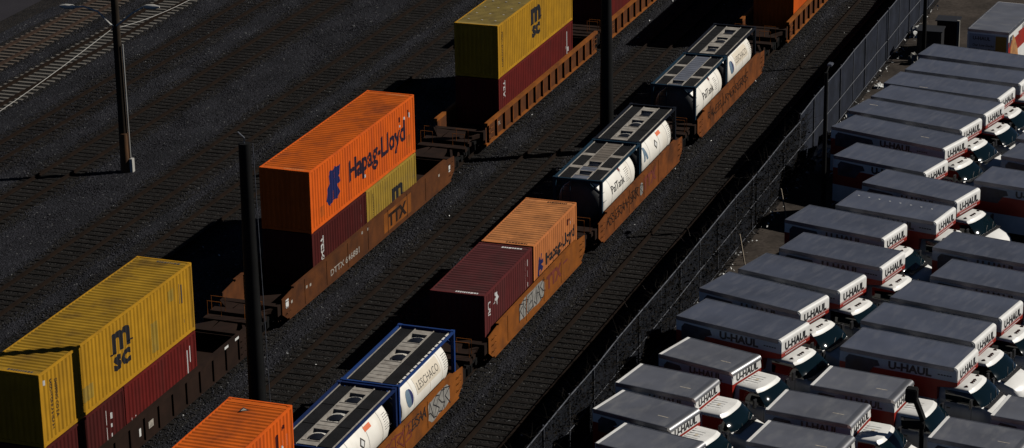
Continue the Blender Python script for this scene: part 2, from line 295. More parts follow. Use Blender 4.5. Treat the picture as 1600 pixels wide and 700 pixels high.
WC = 1.219
def container(name, x0, L, H, z0, yc, hd, paint, label, cat='shipping container', group=None, door_far=True, roofmat=None):
    """origin at the near (-x) end, centre of the floor; returns (empty, side profile)"""
    t = empty(name, (x0, yc, z0), hd); tag(t, label, cat, group)
    P = M_[paint]; PR = M_[roofmat] if roofmat else M_.get(paint+'_roof', P)
    p = 0.12
    sp = corr_pts(p, L-p)
    for s in (-1, 1):
        mb = MB(); v = []; n = len(sp)
        for x, d_ in sp: v.append((x, s*(WC-0.012-d_), 0.16))
        for x, d_ in sp: v.append((x, s*(WC-0.012-d_), H-0.11))
        mb.add(v, [(i, i+1, n+i+1, n+i) for i in range(n-1)]); mb.build('side_panel', P, t)
    rp = corr_pts(p+0.25, L-p-0.25, 0.038, 0.262); mb = MB(); v = []; n = len(rp)
    for x, d_ in rp: v.append((x, -WC+0.07, H-0.012-0.038+d_))
    for x, d_ in rp: v.append((x, WC-0.07, H-0.012-0.038+d_))
    mb.add(v, [(i, i+1, n+i+1, n+i) for i in range(n-1)])
    mb.box(p, -WC+0.07, H-0.05, p+0.25, WC-0.07, H-0.02); mb.box(L-p-0.25, -WC+0.07, H-0.05, L-p, WC-0.07, H-0.02)
    mb.build('roof', PR, t)
    fr = MB()
    for s in (-1, 1):
        for xa, xb in ((0.004, p), (L-p, L-0.004)): fr.box(xa, s*WC, 0.12, xb, s*(WC-0.13), H-0.12)
        fr.box(p, s*(WC-0.002), H-0.11, L-p, s*(WC-0.07), H-0.012)
        fr.box(p, s*(WC-0.002), 0.02, L-p, s*(WC-0.08), 0.16)
    for xa in (0.006, L-0.106):
        fr.box(xa, -WC+0.13, H-0.11, xa+0.10, WC-0.13, H-0.005); fr.box(xa, -WC+0.13, 0.02, xa+0.10, WC-0.13, 0.16)
    fr.build('frame', P, t, bevel=0.008)
    for xa in (0.0, L-0.178):
        for s in (-1, 1):
            for za in (0, H-0.118):
                c = MB().box(xa, s*(WC+0.001)-(0.162 if s > 0 else 0), za, xa+0.178, s*(WC+0.001)+(0.162 if s < 0 else 0), za+0.118)
                c.build('corner_casting', P, t, bevel=0.012)
    # door end and blank end
    xd, xf = (L, 0.0) if door_far else (0.0, L); sg = 1 if door_far else -1
    for s in (-1, 1):
        d_ = MB(); xi = xd-sg*0.07
        for k in range(5):
            za = 0.17+k*(H-0.3)/5; d_.box(min(xi, xi+sg*0.03), min(s*0.02, s*(WC-0.14)), za+0.02, max(xi, xi+sg*0.03), max(s*0.02, s*(WC-0.14)), za+(H-0.3)/5-0.02)
        d_.box(min(xi-sg*0.02, xi+sg*0.012), min(s*0.012, s*(WC-0.135)), 0.165, max(xi-sg*0.02, xi+sg*0.012), max(s*0.012, s*(WC-0.135)), H-0.12)
        dd = d_.build('door', P, t)
        b_ = MB()
        for yy in (0.32, 0.85):
            b_.cyl((xi+sg*0.055, s*yy, 0.15), (xi+sg*0.055, s*yy, H-0.1), 0.019, 8)
            b_.box(min(xi+sg*0.03, xi+sg*0.09), s*yy-0.02, 1.1, max(xi+sg*0.03, xi+sg*0.09), s*yy+0.28, 1.13)
        b_.build('locking_bar', M_['steel'], dd)
    ep = corr_pts(-WC+0.13, WC-0.13, 0.04, 0.25); mb = MB(); n = len(ep); sg2 = 1 if xf == 0 else -1
    v = [(xf+sg2*(0.02+d_), y, 0.16) for y, d_ in ep]+[(xf+sg2*(0.02+d_), y, H-0.11) for y, d_ in ep]
    mb.add(v, [(i, i+1, n+i+1, n+i) for i in range(n-1)]); mb.build('end_panel', P, t)
    MB().box(p, -WC+0.08, 0.10, L-p, WC-0.08, 0.15).build('floor', M_['black'], t)
    return t, sp
def side_text(t, sp, s, m, x, z, size, bold=0.02, width=None, rot=0, name='lettering', shear=0, heavy=0.0):
    v, fs = text_geo(s, size, bold, width)
    if shear: v = [(a_+b_*shear, b_) for a_, b_ in v]
    v = rot2(v, rot); corr_decal(name, [([(x+a_, z+b_) for a_, b_ in v], fs)], M_[m], t, sp, -WC+0.012, heavy)
def side_rects(t, sp, rects, m, name='marking'):
    corr_decal(name, [([(a_, b_), (c, b_), (c, d_), (a_, d_)], [(0, 1, 2, 3)]) for a_, b_, c, d_ in rects], M_[m], t, sp, -WC+0.012)
def side_polys(t, sp, polys, m, name='logo'):
    corr_decal(name, [(pl, [tuple(range(len(pl)))]) for pl in polys], M_[m], t, sp, -WC+0.012)
def roof_marks(t, L, H, m='white_mark'):
    for xa in (0.16, L-0.36):
        mb = MB(); y = -0.85
        while y < 0.1:
            w_ = rnd.uniform(0.05, 0.13); mb.box(xa+rnd.uniform(0, .03), y, H-0.0195, xa+0.15, y+w_, H-0.0165); y += w_+0.03
        mb.build('roof_code', M_[m], t)

# ------------------------------------------------------------ ground
GZ = -0.20
def sheet(name, pts, z, m, kind='structure'):
    mb = MB().add([(x, y, z) for x, y in pts], [tuple(range(len(pts)))]); o = mb.build(name, m); tag(o, kind=kind); return o
sheet('ground', [(-1500, -1500), (1500, -1500), (1500, 1500), (-1500, 1500)], GZ-0.30, G_DIRT)
# yard ground with gentle relief
def relief(name, x0, x1, y0, y1, st, z, m, amp, sc):
    nx, ny = int((x1-x0)/st)+1, int((y1-y0)/st)+1
    from mathutils import noise
    v = []
    for j in range(ny):
        for i in range(nx):
            x, y = x0+(x1-x0)*i/(nx-1), y0+(y1-y0)*j/(ny-1)
            d_ = min([abs(y-ty) for ty in TRY]); k = max(0.0, min(1.0, (d_-1.35)/0.6)); edge = min(1.0, (y-y0)/0.5) if True else 1
            h = noise.noise(Vector((x*sc, y*sc*1.6, 3.1)))*amp+noise.noise(Vector((x*1.7, y*1.7, 9)))*amp*0.35
            v.append((x, y, z-0.015+(0.03+h)*k*max(0, edge)))
    fs = [(j*nx+i, j*nx+i+1, (j+1)*nx+i+1, (j+1)*nx+i) for j in range(ny-1) for i in range(nx-1)]
    o = MB().add(v, fs).build(name, m, smooth=True); tag(o, kind='structure'); return o
TRY = [-3.79, 0.0, 5.9, 10.1, 18.2, 22.2, 28.6, 33.2, 38.15, 42.25]
relief('ballast_bed', -60, 130, -5.9, 45.0, 0.45, GZ, G_BAL, 0.05, 0.35)
sheet('weedy_verge', [(-60, -7.9), (130, -7.9), (130, -5.4), (-60, -5.4)], GZ+0.008, G_DIRT)
sheet('lot_pavement', [(-60, -120), (160, -120), (160, -7.7), (-60, -7.7)], GZ+0.014, G_LOT)
sheet('service_road', [(-60, 46.4), (160, 46.4), (160, 75), (-60, 75)], GZ+0.012, G_ROAD)
sheet('grass_verge', [(-60, 44.8), (160, 44.8), (160, 46.6), (-60, 46.6)], GZ+0.004, G_DIRT)

def stones(name, regions, n, s0, s1, seed, m, z=GZ):
    rng = np.random.default_rng(seed); ar = np.array([(b_-a_)*(d_-c) for a_, b_, c, d_ in regions]); ar = ar/ar.sum()
    k = rng.choice(len(regions), n, p=ar); R_ = np.array(regions)[k]
    x = R_[:, 0]+rng.random(n)*(R_[:, 1]-R_[:, 0]); y = R_[:, 2]+rng.random(n)*(R_[:, 3]-R_[:, 2])
    sc = s0+(s1-s0)*rng.random(n)**2
    base = np.array([(1,0,0),(-1,0,0),(0,1,0),(0,-1,0),(0,0,1),(0,0,-1)], float)
    fc = np.array([(0,2,4),(2,1,4),(1,3,4),(3,0,4),(2,0,5),(1,2,5),(3,1,5),(0,3,5)])
    A = rng.normal(size=(n, 3, 3)); Q = np.linalg.qr(A)[0]
    jit = 1+0.35*(rng.random((n, 6, 1))-0.5)
    V = np.einsum('nij,vj->nvi', Q, base)*jit*sc[:, None, None]*np.array([1, 1, 0.75])
    V += np.stack([x, y, np.full(n, z)+sc*0.3], 1)[:, None, :]
    V = V.reshape(-1, 3); F = (fc[None]+(np.arange(n)*6)[:, None, None]).reshape(-1, 3)
    me = bpy.data.meshes.new(name); me.vertices.add(len(V)); me.vertices.foreach_set('co', V.ravel())
    me.loops.add(F.size); me.loops.foreach_set('vertex_index', F.ravel().astype(np.int32)); me.polygons.add(len(F))
    me.polygons.foreach_set('loop_start', np.arange(0, F.size, 3, dtype=np.int32)); me.polygons.foreach_set('loop_total', np.full(len(F), 3, np.int32))
    me.update(); me.validate(); me.materials.append(m)
    o = bpy.data.objects.new(name, me); COL.objects.link(o); tag(o, kind='stuff'); return o
s_ = stones('ballast_gravel', [(-16, 64, -6.2, -4.9), (-16, 64, -2.6, -0.9), (-16, 64, 1.0, 4.6), (-14, 64, 7.2, 9.2), (-20, 70, 10.9, 17.0), (-10, 70, 19.4, 21.0), (-6, 70, 23.4, 27.4), (4, 70, 29.8, 36.9), (25, 70, 39.4, 41.0)], 170000, 0.022, 0.06, 3, G_STONE)
tag(s_, 'dark grey crushed stone ballast spread between the tracks', 'ballast')
s_ = stones('track_gravel', [(-16, 64, y-1.3, y+1.3) for y in TRY[:6]], 60000, 0.02, 0.045, 4, G_CSTONE, GZ-0.01)
tag(s_, 'darker stones lying in the cribs between the sleepers', 'ballast')

# ------------------------------------------------------------ tracks
def track(y, x0, x1, sp, tm, rm, label, curve=0.0, slope=0.0, hgt=0.0):
    t = empty('railway_track', (x0, y, GZ)); tag(t, label, 'railway track', 'parallel railway tracks')
    yy = lambda x: slope*(x-x0)+curve*((x-x0)**2)
    for s in (-1, 1):
        mb = MB(); n = 12
        prof = [(-0.07, 0.03), (0.07, 0.03), (0.07, 0.045), (0.012, 0.06), (0.012, 0.155), (0.036, 0.165), (0.036, 0.195), (-0.036, 0.195), (-0.036, 0.165), (-0.012, 0.155), (-0.012, 0.06), (-0.07, 0.045)]
        rings = []
        for i in range(n+1):
            x = (x1-x0)*i/n; rings += [(x, yy(x0+x)+s*0.753+a_, b_) for a_, b_ in prof]
        k = len(prof); fs = [(i*k+j, i*k+(j+1) % k, (i+1)*k+(j+1) % k, (i+1)*k+j) for i in range(n) for j in range(k)]
        mb.add(rings, fs).build('rail', rm, t)
    MB().add([(0, -1.75+yy(x0), 0.0), (0, 1.75+yy(x0), 0.0), (x1-x0, 1.75+yy(x1), 0.0), (x1-x0, -1.75+yy(x1), 0.0)], [(0, 3, 2, 1)]).build('crib_gravel', G_CRIB, t)
    ties = []; x = x0+0.2
    while x < x1: ties.append(x); x += sp
    vis = [q for q in ties if q > -16][:100]
    proto = None; rest = MB()
    rg = random.Random(int(y*10))
    for q in ties:
        j = rg.uniform(-0.05, 0.05); ang = rg.uniform(-0.02, 0.02); dz = rg.uniform(-0.012, 0.008)
        if q in vis:
            if proto is None:
                proto = MB().box(-0.115, -1.3, -0.12, 0.115, 1.3, 0.034).build('sleeper', tm, t, bevel=0.012); o = proto
            else:
                o = proto.copy(); COL.objects.link(o); o.parent = t
            o.location = (q-x0, yy(q)+j, dz+hgt); o.rotation_euler = (0, 0, ang)
        else:
            rest.box(q-x0-0.115, yy(q)-1.3+j, -0.12, q-x0+0.115, yy(q)+1.3+j, 0.028+dz)
    if rest.v: tag(rest.build('sleeper_run', tm, t), kind='stuff')
    return t
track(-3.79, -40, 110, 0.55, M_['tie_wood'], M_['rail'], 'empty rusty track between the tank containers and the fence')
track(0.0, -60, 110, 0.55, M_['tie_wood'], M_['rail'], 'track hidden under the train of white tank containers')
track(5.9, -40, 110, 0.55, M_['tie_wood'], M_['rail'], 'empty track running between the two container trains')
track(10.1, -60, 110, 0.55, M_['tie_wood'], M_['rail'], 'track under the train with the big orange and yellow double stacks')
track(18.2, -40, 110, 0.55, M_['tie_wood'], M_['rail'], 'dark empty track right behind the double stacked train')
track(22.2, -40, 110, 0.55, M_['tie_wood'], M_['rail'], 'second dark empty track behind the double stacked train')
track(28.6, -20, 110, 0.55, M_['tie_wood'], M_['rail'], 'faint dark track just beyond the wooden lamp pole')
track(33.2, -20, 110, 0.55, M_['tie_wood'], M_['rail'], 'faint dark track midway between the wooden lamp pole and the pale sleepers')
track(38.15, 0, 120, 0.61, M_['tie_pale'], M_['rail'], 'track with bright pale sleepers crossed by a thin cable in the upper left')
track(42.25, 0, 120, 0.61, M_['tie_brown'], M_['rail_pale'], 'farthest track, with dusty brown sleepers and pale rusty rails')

# ------------------------------------------------------------ well cars
def wheelset(mb, x, y0=0):
    for s in (-1, 1):
        mb.cyl((x, s*0.70, 0.455), (x, s*0.80, 0.455), 0.44, 20); mb.cyl((x, s*0.66, 0.455), (x, s*0.70, 0.455), 0.47, 20)
    mb.cyl((x, -0.95, 0.455), (x, 0.95, 0.455), 0.08, 10)
def bogie(parent, x):
    """x local along the car; z local 0 = rail top"""
    b_ = MB()
    for s in (-1, 1):
        b_.beam((x-1.15, s*0.98, 0.50), (x-0.45, s*0.98, 0.62), 0.14, 0.16); b_.beam((x+1.15, s*0.98, 0.50), (x+0.45, s*0.98, 0.62), 0.14, 0.16)
        b_.box(x-0.5, s*0.98-0.08, 0.22, x+0.5, s*0.98+0.08, 0.72)
        for xx in (x-0.88, x+0.88): b_.cyl((xx, s*0.90, 0.455), (xx, s*1.09, 0.455), 0.13, 10)
        for xx in (-0.18, 0, 0.18): b_.cyl((x+xx, s*1.08, 0.28), (x+xx, s*1.08, 0.60), 0.07, 8)
    b_.box(x-0.2, -0.95, 0.50, x+0.2, 0.95, 0.78)
    bo = b_.build('bogie', M_['black'], parent)
    for xx in (x-0.88, x+0.88):
        w_ = MB(); wheelset(w_, xx); w_.build('wheelset', M_['rail_dark'], bo, smooth=True)
def well_car(x0, x1, yc, hd, style, paint, label, xn=None, xf=None, ztop=1.42, ends=('bogie', 'bogie')):
    """well from x0 to x1; xn / xf are where the end platforms stop"""
    t = empty('well_car', (x0, yc, 0), hd); tag(t, label, 'rail car', 'well cars of the two container trains')
    L = x1-x0; P = M_[paint]; ys = 1.47; zb = 0.24
    for s in (-1, 1):
        mb = MB()
        o = lambda q: s*q
        def bx(xa, ya, za, xb, yb, zb_, mi=0): mb.box(xa, min(s*ya, s*yb), za, xb, max(s*ya, s*yb), zb_, mi)
        if style == 'smooth':
            pl = [(0, zb+0.35), (0.5, zb), (L-0.5, zb), (L, zb+0.35), (L, ztop-0.12), (L-1.2, ztop), (1.2, ztop), (0, ztop-0.12)]
            n = len(pl); v = [(x, s*(ys-0.03), z) for x, z in pl]+[(x, s*(ys-0.07), z) for x, z in pl]
            mb.add(v, [tuple(range(n)), tuple(range(2*n-1, n-1, -1))]+[(i, (i+1) % n, n+(i+1) % n, n+i) for i in range(n)])
            bx(1.2, ys-0.14, ztop+0.002, L-1.2, ys, ztop+0.07); bx(0.6, ys-0.14, zb-0.07, L-0.6, ys+0.02, zb-0.002)
            for k in range(1, int(L/2.4)): bx(k*2.4-0.03, ys-0.028, zb+0.01, k*2.4+0.03, ys-0.012, ztop-0.02)
        else:
            bx(0, ys-0.16, ztop-0.10, L, ys+0.02, ztop+0.06)
            bx(0, ys-0.22, zb-0.03, L, ys-0.05, zb+0.10)
            dp = 0.08 if paint == 'rail_dark' else 0.13
            bx(0.05, ys-dp-0.03, zb+0.1, L-0.05, ys-dp, ztop-0.1, 2 if paint != 'rail_dark' else 0)
            k = 0.3
            while k < L-0.2: bx(k, ys-0.168, zb+0.1, k+(0.13 if paint != 'rail_dark' else 0.09), ys-0.01, ztop-0.102, 1); k += 1.22
        sd_ = mb.build('side_sill', [P, M_['rail_rust'] if paint != 'rail_dark' else P, M_['rail_brown']], t)
        if s < 0: sill = sd_
        g = MB()
        for xx in (0.35, L-0.75):
            for zz in (0.55, 0.85, 1.12): g.tube([(xx, s*(ys-0.02), zz), (xx, s*(ys+0.06), zz), (xx+0.4, s*(ys+0.06), zz), (xx+0.4, s*(ys-0.02), zz)], 0.012, 5)
        g.build('grab_iron', M_['rail_orange'] if paint == 'rail_orange' else P, t)
    fl = MB()
    fl.box(0.1, -ys+0.2, zb+0.0, L-0.1, ys-0.2, zb+0.08)
    fl.box(-0.02, -ys+0.25, zb, 0.1, ys-0.25, 1.0); fl.box(L-0.1, -ys+0.25, zb, L+0.02, ys-0.25, 1.0)
    fl.build('well_floor', M_['rail_dark'], t)
    for side, xe in (('n', xn), ('f', xf)):
        if xe is None: continue
        xa, xb = (xe-x0, 0.0) if side == 'n' else (L, xe-x0)
        if xb-xa < 0.4: continue
        e_ = MB(); sg = -1 if side == 'n' else 1
        xo = xa if side == 'n' else xb; xi = xb if side == 'n' else xa
        e_.box(xa, -0.42, 0.78, xb, 0.42, 1.06)
        e_.box(min(xi, xi+sg*0.35), -1.38, 0.62, max(xi, xi+sg*0.35), 1.38, 1.10)
        e_.box(min(xo, xo-sg*0.3), -1.3, 0.86, max(xo, xo-sg*0.3), 1.3, 1.04)
        e_.add([(xi, 1.38, 1.1), (xi+sg*0.35, 1.38, 1.1), (xo-sg*0.3, 0.5, 1.06), (xi, 0.4, 1.06)], [(0, 1, 2, 3)])
        for s in (-1, 1): e_.beam((xi+sg*0.2, s*1.25, 0.9), (xo-sg*0.15, s*0.45, 0.95), 0.12, 0.2)
        pf = e_.build('end_platform', M_['rail_dark'], t)
        wk = MB().box(min(xo, xo-sg*0.5), -1.25, 1.09, max(xo, xo-sg*0.5), 1.25, 1.115); wk.build('walkway', M_['rail_dark'], pf)
        h_ = MB()
        for s in (-1, 1): h_.tube([(xo-sg*0.1, s*1.2, 1.05), (xo-sg*0.1, s*1.2, 1.75), (xo-sg*0.1, s*0.55, 1.75), (xo-sg*0.1, s*0.55, 1.05)], 0.018, 6)
        h_.build('handrail', M_['rail_orange'], pf)
    return t, sill
# train beside the fence (tank containers)
CARB = []
def bogie_at(car, xw): bogie(car, xw-car.location.x)
c, s1 = well_car(-34.0, -18.2, 0, 0, 'smooth', 'rail_orange', 'well car under the bright orange container at the bottom edge', xf=-17.6); bogie_at(c, -31)
c, s2 = well_car(-17.0, -3.5, 0, 0, 'smooth', 'rail_orange', 'rusty orange well car with dark scrawls, carrying the blue framed tanks', xn=-17.5, xf=-2.0); bogie_at(c, -1.9); CARB.append((c, s2))
c, s3 = well_car(-0.3, 12.75, 0.06, 0.0067, 'smooth', 'rail_orange', 'orange well car with grey graffiti under the maroon container', xn=-1.8, xf=13.5); bogie_at(c, 13.6); CARB.append((c, s3))
c, s4 = well_car(14.35, 28.15, 0, 0, 'smooth', 'rail_rust', 'brown orange well car under the black framed tank containers', xn=13.7, xf=29.5); bogie_at(c, 29.6); CARB.append((c, s4))
c, s5 = well_car(31.0, 44.6, 0, 0, 'smooth', 'rail_rust', 'rust brown well car under the farthest pair of tank containers', xn=29.7, xf=47.0); bogie_at(c, 46.0); CARB.append((c, s5))
c, s6 = well_car(50.1, 66.5, 0, 0, 'ribbed', 'rail_orange', 'ribbed well car at the top edge carrying the red orange container', xn=47.9, xf=68.5); bogie_at(c, 49); bogie_at(c, 67.6)
# double stacked train
HA = [-0.0113, -0.0089, -0.0004]
c, t1 = well_car(-24.5, -2.6, 10.1, -0.004, 'ribbed', 'rail_dark', 'dark ribbed well car under the nearest yellow container', xn=-26, xf=-0.9); bogie_at(c, -1.6); CARA = [c]
c, t2 = well_car(1.1, 21.8, 10.1, -0.004, 'smooth', 'rail_brown', 'smooth brown well car under the big orange container', xn=-0.5, xf=24.0); bogie_at(c, 0.0); bogie_at(c, 22.9); CARA.append(c)
c, t3 = well_car(26.8, 45.2, 10.12, 0, 'ribbed', 'rail_orange', 'ribbed well car with orange rim under the farther yellow container', xn=24.6, xf=46.2); bogie_at(c, 25.6); CARA.append(c)
c, t4 = well_car(47.5, 66, 10.12, 0, 'ribbed', 'rail_orange', 'ribbed orange well car at the top edge under the dark red container', xn=46.4, xf=68); bogie_at(c, 46.4); CARA.append(c)

def flat(name, shapes, m, parent, y):
    """shapes of (verts (x,z), faces) as a thin sheet on a -y facing plate"""
    mb = MB()
    for v, fs in shapes: mb.add([(x, y, z) for x, z in v], fs)
    return mb.build(name, m, parent)
YS = -1.446
def sill_text(car, s, m, x, z, size, bold=0.02, width=None, name='lettering', yy=YS):
    v, fs = text_geo(s, size, bold, width); xo = car.location.x
    flat(name, [([(x-xo+a_, z+b_) for a_, b_ in v], fs)], M_[m], car, yy)
def sill_rect(car, xa, za, xb, zb, m, name='marking', yy=YS):
    xo = car.location.x; flat(name, [([(xa-xo, za), (xb-xo, za), (xb-xo, zb), (xa-xo, zb)], [(0, 1, 2, 3)])], M_[m], car, yy)
def ribbon(pts, w_):
    out = []
    for (xa, za), (xb, zb) in zip(pts, pts[1:]):
        dx, dz = xb-xa, zb-za; l = math.hypot(dx, dz) or 1; nx, nz = -dz/l*w_/2, dx/l*w_/2; ex, ez = dx/l*w_*.4, dz/l*w_*.4
        out.append(([(xa+nx-ex, za+nz-ez), (xa-nx-ex, za-nz-ez), (xb-nx+ex, zb-nz+ez), (xb+nx+ex, zb+nz+ez)], [(0, 1, 2, 3)]))
    return out
def graffiti(car, x0, x1, z0, z1, n, seed, m_line, m_fill=None, w_=0.05, name='graffiti'):
    rg = random.Random(seed); xo = car.location.x; cw = (x1-x0)/n; par = car
    if m_fill:
        pts = []
        for i in range(24):
            t_ = 2*math.pi*i/24; rx = (x1-x0)/2*(1+rg.uniform(-.06, .06)); rz = (z1-z0)/2*(1+rg.uniform(-.14, .1)); c_, s__ = math.cos(t_), math.sin(t_)
            pts.append(((x0+x1)/2-xo+rx*math.copysign(abs(c_)**.5, c_), (z0+z1)/2+rz*math.copysign(abs(s__)**.5, s__)))
        flat(name+'_fill', [(pts, [tuple(range(24))])], M_[m_fill], car, YS)
    sh = []
    for i in range(n):
        cx = x0-xo+cw*(i+.5)
        z = lambda q: z0+(z1-z0)*q
        l_, r_ = cx-cw*.55, cx+cw*.55; q = rg.random
        mid = rg.uniform(.4, .6); sk = rg.uniform(-.12, .12)*cw
        kind = rg.randrange(5)
        if kind == 0: sh += ribbon([(l_, z(.08+.1*q())), (cx+sk, z(.92)), (r_, z(.1*q())), (cx, z(mid)), (l_+cw*.1, z(mid+.05))], w_)
        elif kind == 1: sh += ribbon([(r_, z(.85)), (cx, z(.95)), (l_, z(.7)), (cx, z(mid)), (r_, z(.3)), (cx, z(.05)), (l_, z(.15))], w_)
        elif kind == 2: sh += ribbon([(l_, z(.05)), (l_+sk, z(.95)), (r_, z(.75)), (l_+cw*.2, z(mid)), (r_, z(.02))], w_)
        elif kind == 3: sh += ribbon([(l_, z(.9)), (l_+cw*.15, z(.1)), (cx, z(.3)), (r_-cw*.1, z(.05)), (r_+sk, z(.95))], w_)
        else: sh += ribbon([(r_, z(.9)), (l_, z(.85)), (l_+cw*.1, z(.1)), (r_, z(.15)), (r_-cw*.05, z(mid)), (l_+cw*.3, z(mid-.05))], w_)
        if q() < .5: sh += ribbon([(cx-cw*.3, z(q()*.4)), (cx+cw*.4, z(.6+q()*.4))], w_*.6)
    mb = MB()
    for i, (v, fs) in enumerate(sh): mb.add([(x, YS-0.003-0.00003*i, min(max(z, 0.26), 1.38)) for x, z in v], fs)
    mb.build(name, M_[m_line], car)
c0, c1_, c2_, c3_ = [q[0] for q in CARB]
graffiti(c0, -16.0, -9.2, 0.55, 1.38, 9, 5, 'red_mark', w_=0.07)
graffiti(c0, -9.4, -7.6, 0.8, 1.32, 5, 6, 'black_mark', w_=0.05)
graffiti(c0, -7.4, -5.0, 0.32, 1.3, 4, 9, 'black_mark', 'graf_grey', 0.05)
graffiti(c1_, 3.6, 7.0, 0.45, 1.36, 6, 12, 'black_mark', 'graf_grey', 0.045)
sill_text(c1_, 'TTX', 'red_mark', 7.25, 0.62, 0.62, 0.05, width=2.1)
sill_rect(c1_, 9.6, 1.0, 10.2, 1.1, 'red_mark')
graffiti(c2_, 15.6, 20.6, 0.6, 1.2, 11, 15, 'rail_dark', w_=0.05)
sill_text(c2_, 'TTX', 'red_mark', 21.4, 0.60, 0.62, 0.05, width=2.2)
graffiti(c3_, 33.0, 41.0, 0.6, 1.15, 16, 17, 'rail_dark', w_=0.045)
graffiti(c2_, 20.9, 21.35, 0.5, 1.1, 1, 22, 'black_mark', 'graf_grey', 0.04)
A1c, A2c, A3c, A4c = CARA
YA = YS
sill_rect(A2c, 12.6, 0.34, 16.0, 1.30, 'rail_orange', 'panel_patch')
sill_text(A2c, 'TTX', 'rail_dark', 13.1, 0.50, 0.62, 0.05, width=2.3, yy=YS-0.004)
sill_text(A2c, 'DTTX 646881', 'off_mark', 6.3, 0.50, 0.30, 0.012, width=3.3, yy=YS-0.004)
for xx, zz in ((3.6, .9), (4.0, .85), (9.9, 1.25), (10.6, 1.2), (19.6, .9), (2.0, .8)): sill_rect(A2c, xx, zz, xx+0.16, zz+0.13, 'off_mark', yy=YS-0.004)
sill_rect(A2c, 1.45, 0.75, 1.75, 1.15, 'white_mark', yy=YS-0.004); sill_rect(A2c, 21.0, 0.7, 21.2, 1.05, 'white_mark', yy=YS-0.004)
sill_text(A3c, 'DTTX', 'off_mark', 28.3, 0.75, 0.22, 0.012, yy=-1.345)
for xx in (-4.9, -3.9): sill_rect(A1c, xx, 1.34, xx+0.35, 1.45, 'white_mark', yy=-1.4925)
sill_rect(A1c, -12.4, 0.62, -12.25, 0.95, 'white_mark', yy=-1.396)
sill_rect(A1c, -11.6, 0.62, -11.2, 0.92, 'off_mark', yy=-1.396)

# ------------------------------------------------------------ containers
GA, GB = 'containers stacked on the far train', 'containers on the near train'
Z1, Z2, ZB = 0.42, 3.04, 0.41
def yA(i): return 10.1+(-0.002, -0.101, 0.103)[i]
def msc(t, sp, x, z, h):
    side_text(t, sp, 'm', 'black_mark', x, z+h*0.47, h*0.68, 0.045, width=1.45*h/1.65)
    side_text(t, sp, 'sc', 'black_mark', x+0.08, z+h*0.03, h*0.50, 0.045, width=1.30*h/1.65)
    side_rects(t, sp, [(x-0.14, z+h*.44, x+.25, z+h*.48), (x+1.2*h/1.65, z+h*.49, x+1.62*h/1.65, z+h*.53)], 'black_mark', 'logo_bar')
def patches(t, sp, rects, m):
    for q in rects: side_rects(t, sp, [q], m, 'repair_patch')
def vert(t, sp, s, m, x, ztop, size, length, name='lettering'):
    """lettering running down the side"""
    v, fs = text_geo(s, size, 0.02, length); v = [(y, -x_) for x_, y in v]
    corr_decal(name, [([(x+a_, ztop+b_) for a_, b_ in v], fs)], M_[m], t, sp, -WC+0.012)
t, sp = container('shipping_container', -19.18, 12.19, 2.9, Z2, yA(0), HA[0], 'yellow', 'yellow container with a large black logo, nearest the camera at the left edge', group=GA)
msc(t, sp, 5.45, 0.78, 1.66)
vert(t, sp, 'MEDITERRANEAN', 'black_mark', 0.72, 2.42, 0.20, 1.95); vert(t, sp, 'SHIPPING CO S.A.', 'black_mark', 1.12, 2.32, 0.15, 1.55)
side_rects(t, sp, [(0.33, 2.35, 0.42, 2.55)], 'white_mark'); side_rects(t, sp, [(11.6, 2.4, 11.66, 2.6), (11.2, 1.5, 11.26, 2.3), (11.0, 1.55, 11.05, 2.4), (11.35, 0.6, 11.4, 0.75)], 'faded_black')
roof_marks(t, 12.19, 2.9, 'faded_black')
patches(t, sp, [(3.1, .5, 3.9, 1.1), (8.6, .35, 9.1, 1.6), (10.1, 1.9, 10.6, 2.4)], 'yellow_dull')
t, sp = container('shipping_container', -19.18, 6.06, 2.59, Z1, yA(0), HA[0], 'red2', 'deep red short container half cut by the left edge, under the yellow one', group=GA)
t.location.y += 0.0
side_rects(t, sp, [(4.6, .7, 4.66, 1.5), (4.6, 1.6, 4.66, 2.2), (5.0, 1.7, 5.1, 1.95), (5.0, 1.35, 5.08, 1.5), (5.0, .8, 5.06, 1.1)], 'white_mark')
t, sp = container('shipping_container', -13.07, 6.06, 2.59, Z1, yA(0)-0.07, HA[0], 'red', 'brighter red short container below the large black logo of the nearest yellow one', group=GA)
side_rects(t, sp, [(5.3, .7, 5.35, 2.0), (5.55, 1.4, 5.6, 2.1), (5.55, .7, 5.65, .95)], 'white_mark'); side_rects(t, sp, [(.45, .5, .5, 1.1), (1.1, .55, 1.16, .8), (.8, 1.0, .86, 1.05)], 'white_mark')
# orange 40 foot
t, sp = container('shipping_container', 4.76, 12.19, 2.9, Z2, yA(1), HA[1], 'orange', 'large bright orange container with dark company lettering and a blue logo', group=GA)
side_text(t, sp, 'Hapag-Lloyd', 'plum_mark', 4.35, 1.03, 1.0, 0.0, width=6.6, heavy=0.05)
hl = [[(3.41, 2.2), (3.35, 1.9), (3.15, 1.72), (3.4, 1.42), (3.0, 1.36), (3.25, 0.95), (3.0, 0.7), (2.6, 0.78), (2.1, 0.62), (1.75, 0.95), (1.9, 1.4), (2.13, 1.68), (2.08, 2.05), (2.3, 2.25), (2.55, 2.16), (2.75, 2.3), (3.0, 2.2)]]
side_polys(t, sp, hl, 'navy_mark'); side_rects(t, sp, [(2.66, 1.75, 2.73, 2.12), (2.5, .80, 2.57, 1.2)], 'orange', 'logo_gap')
side_rects(t, sp, [(10.3, 2.05, 10.42, 2.3), (11.35, 2.0, 11.5, 2.35)], 'red2'); side_rects(t, sp, [(10.9, 1.95, 11.0, 2.15), (11.5, 1.95, 11.58, 2.2), (6.05, .65, 6.2, .8), (10.35, 1.8, 10.42, 1.9)], 'white_mark')
roof_marks(t, 12.19, 2.9, 'orange_faded')
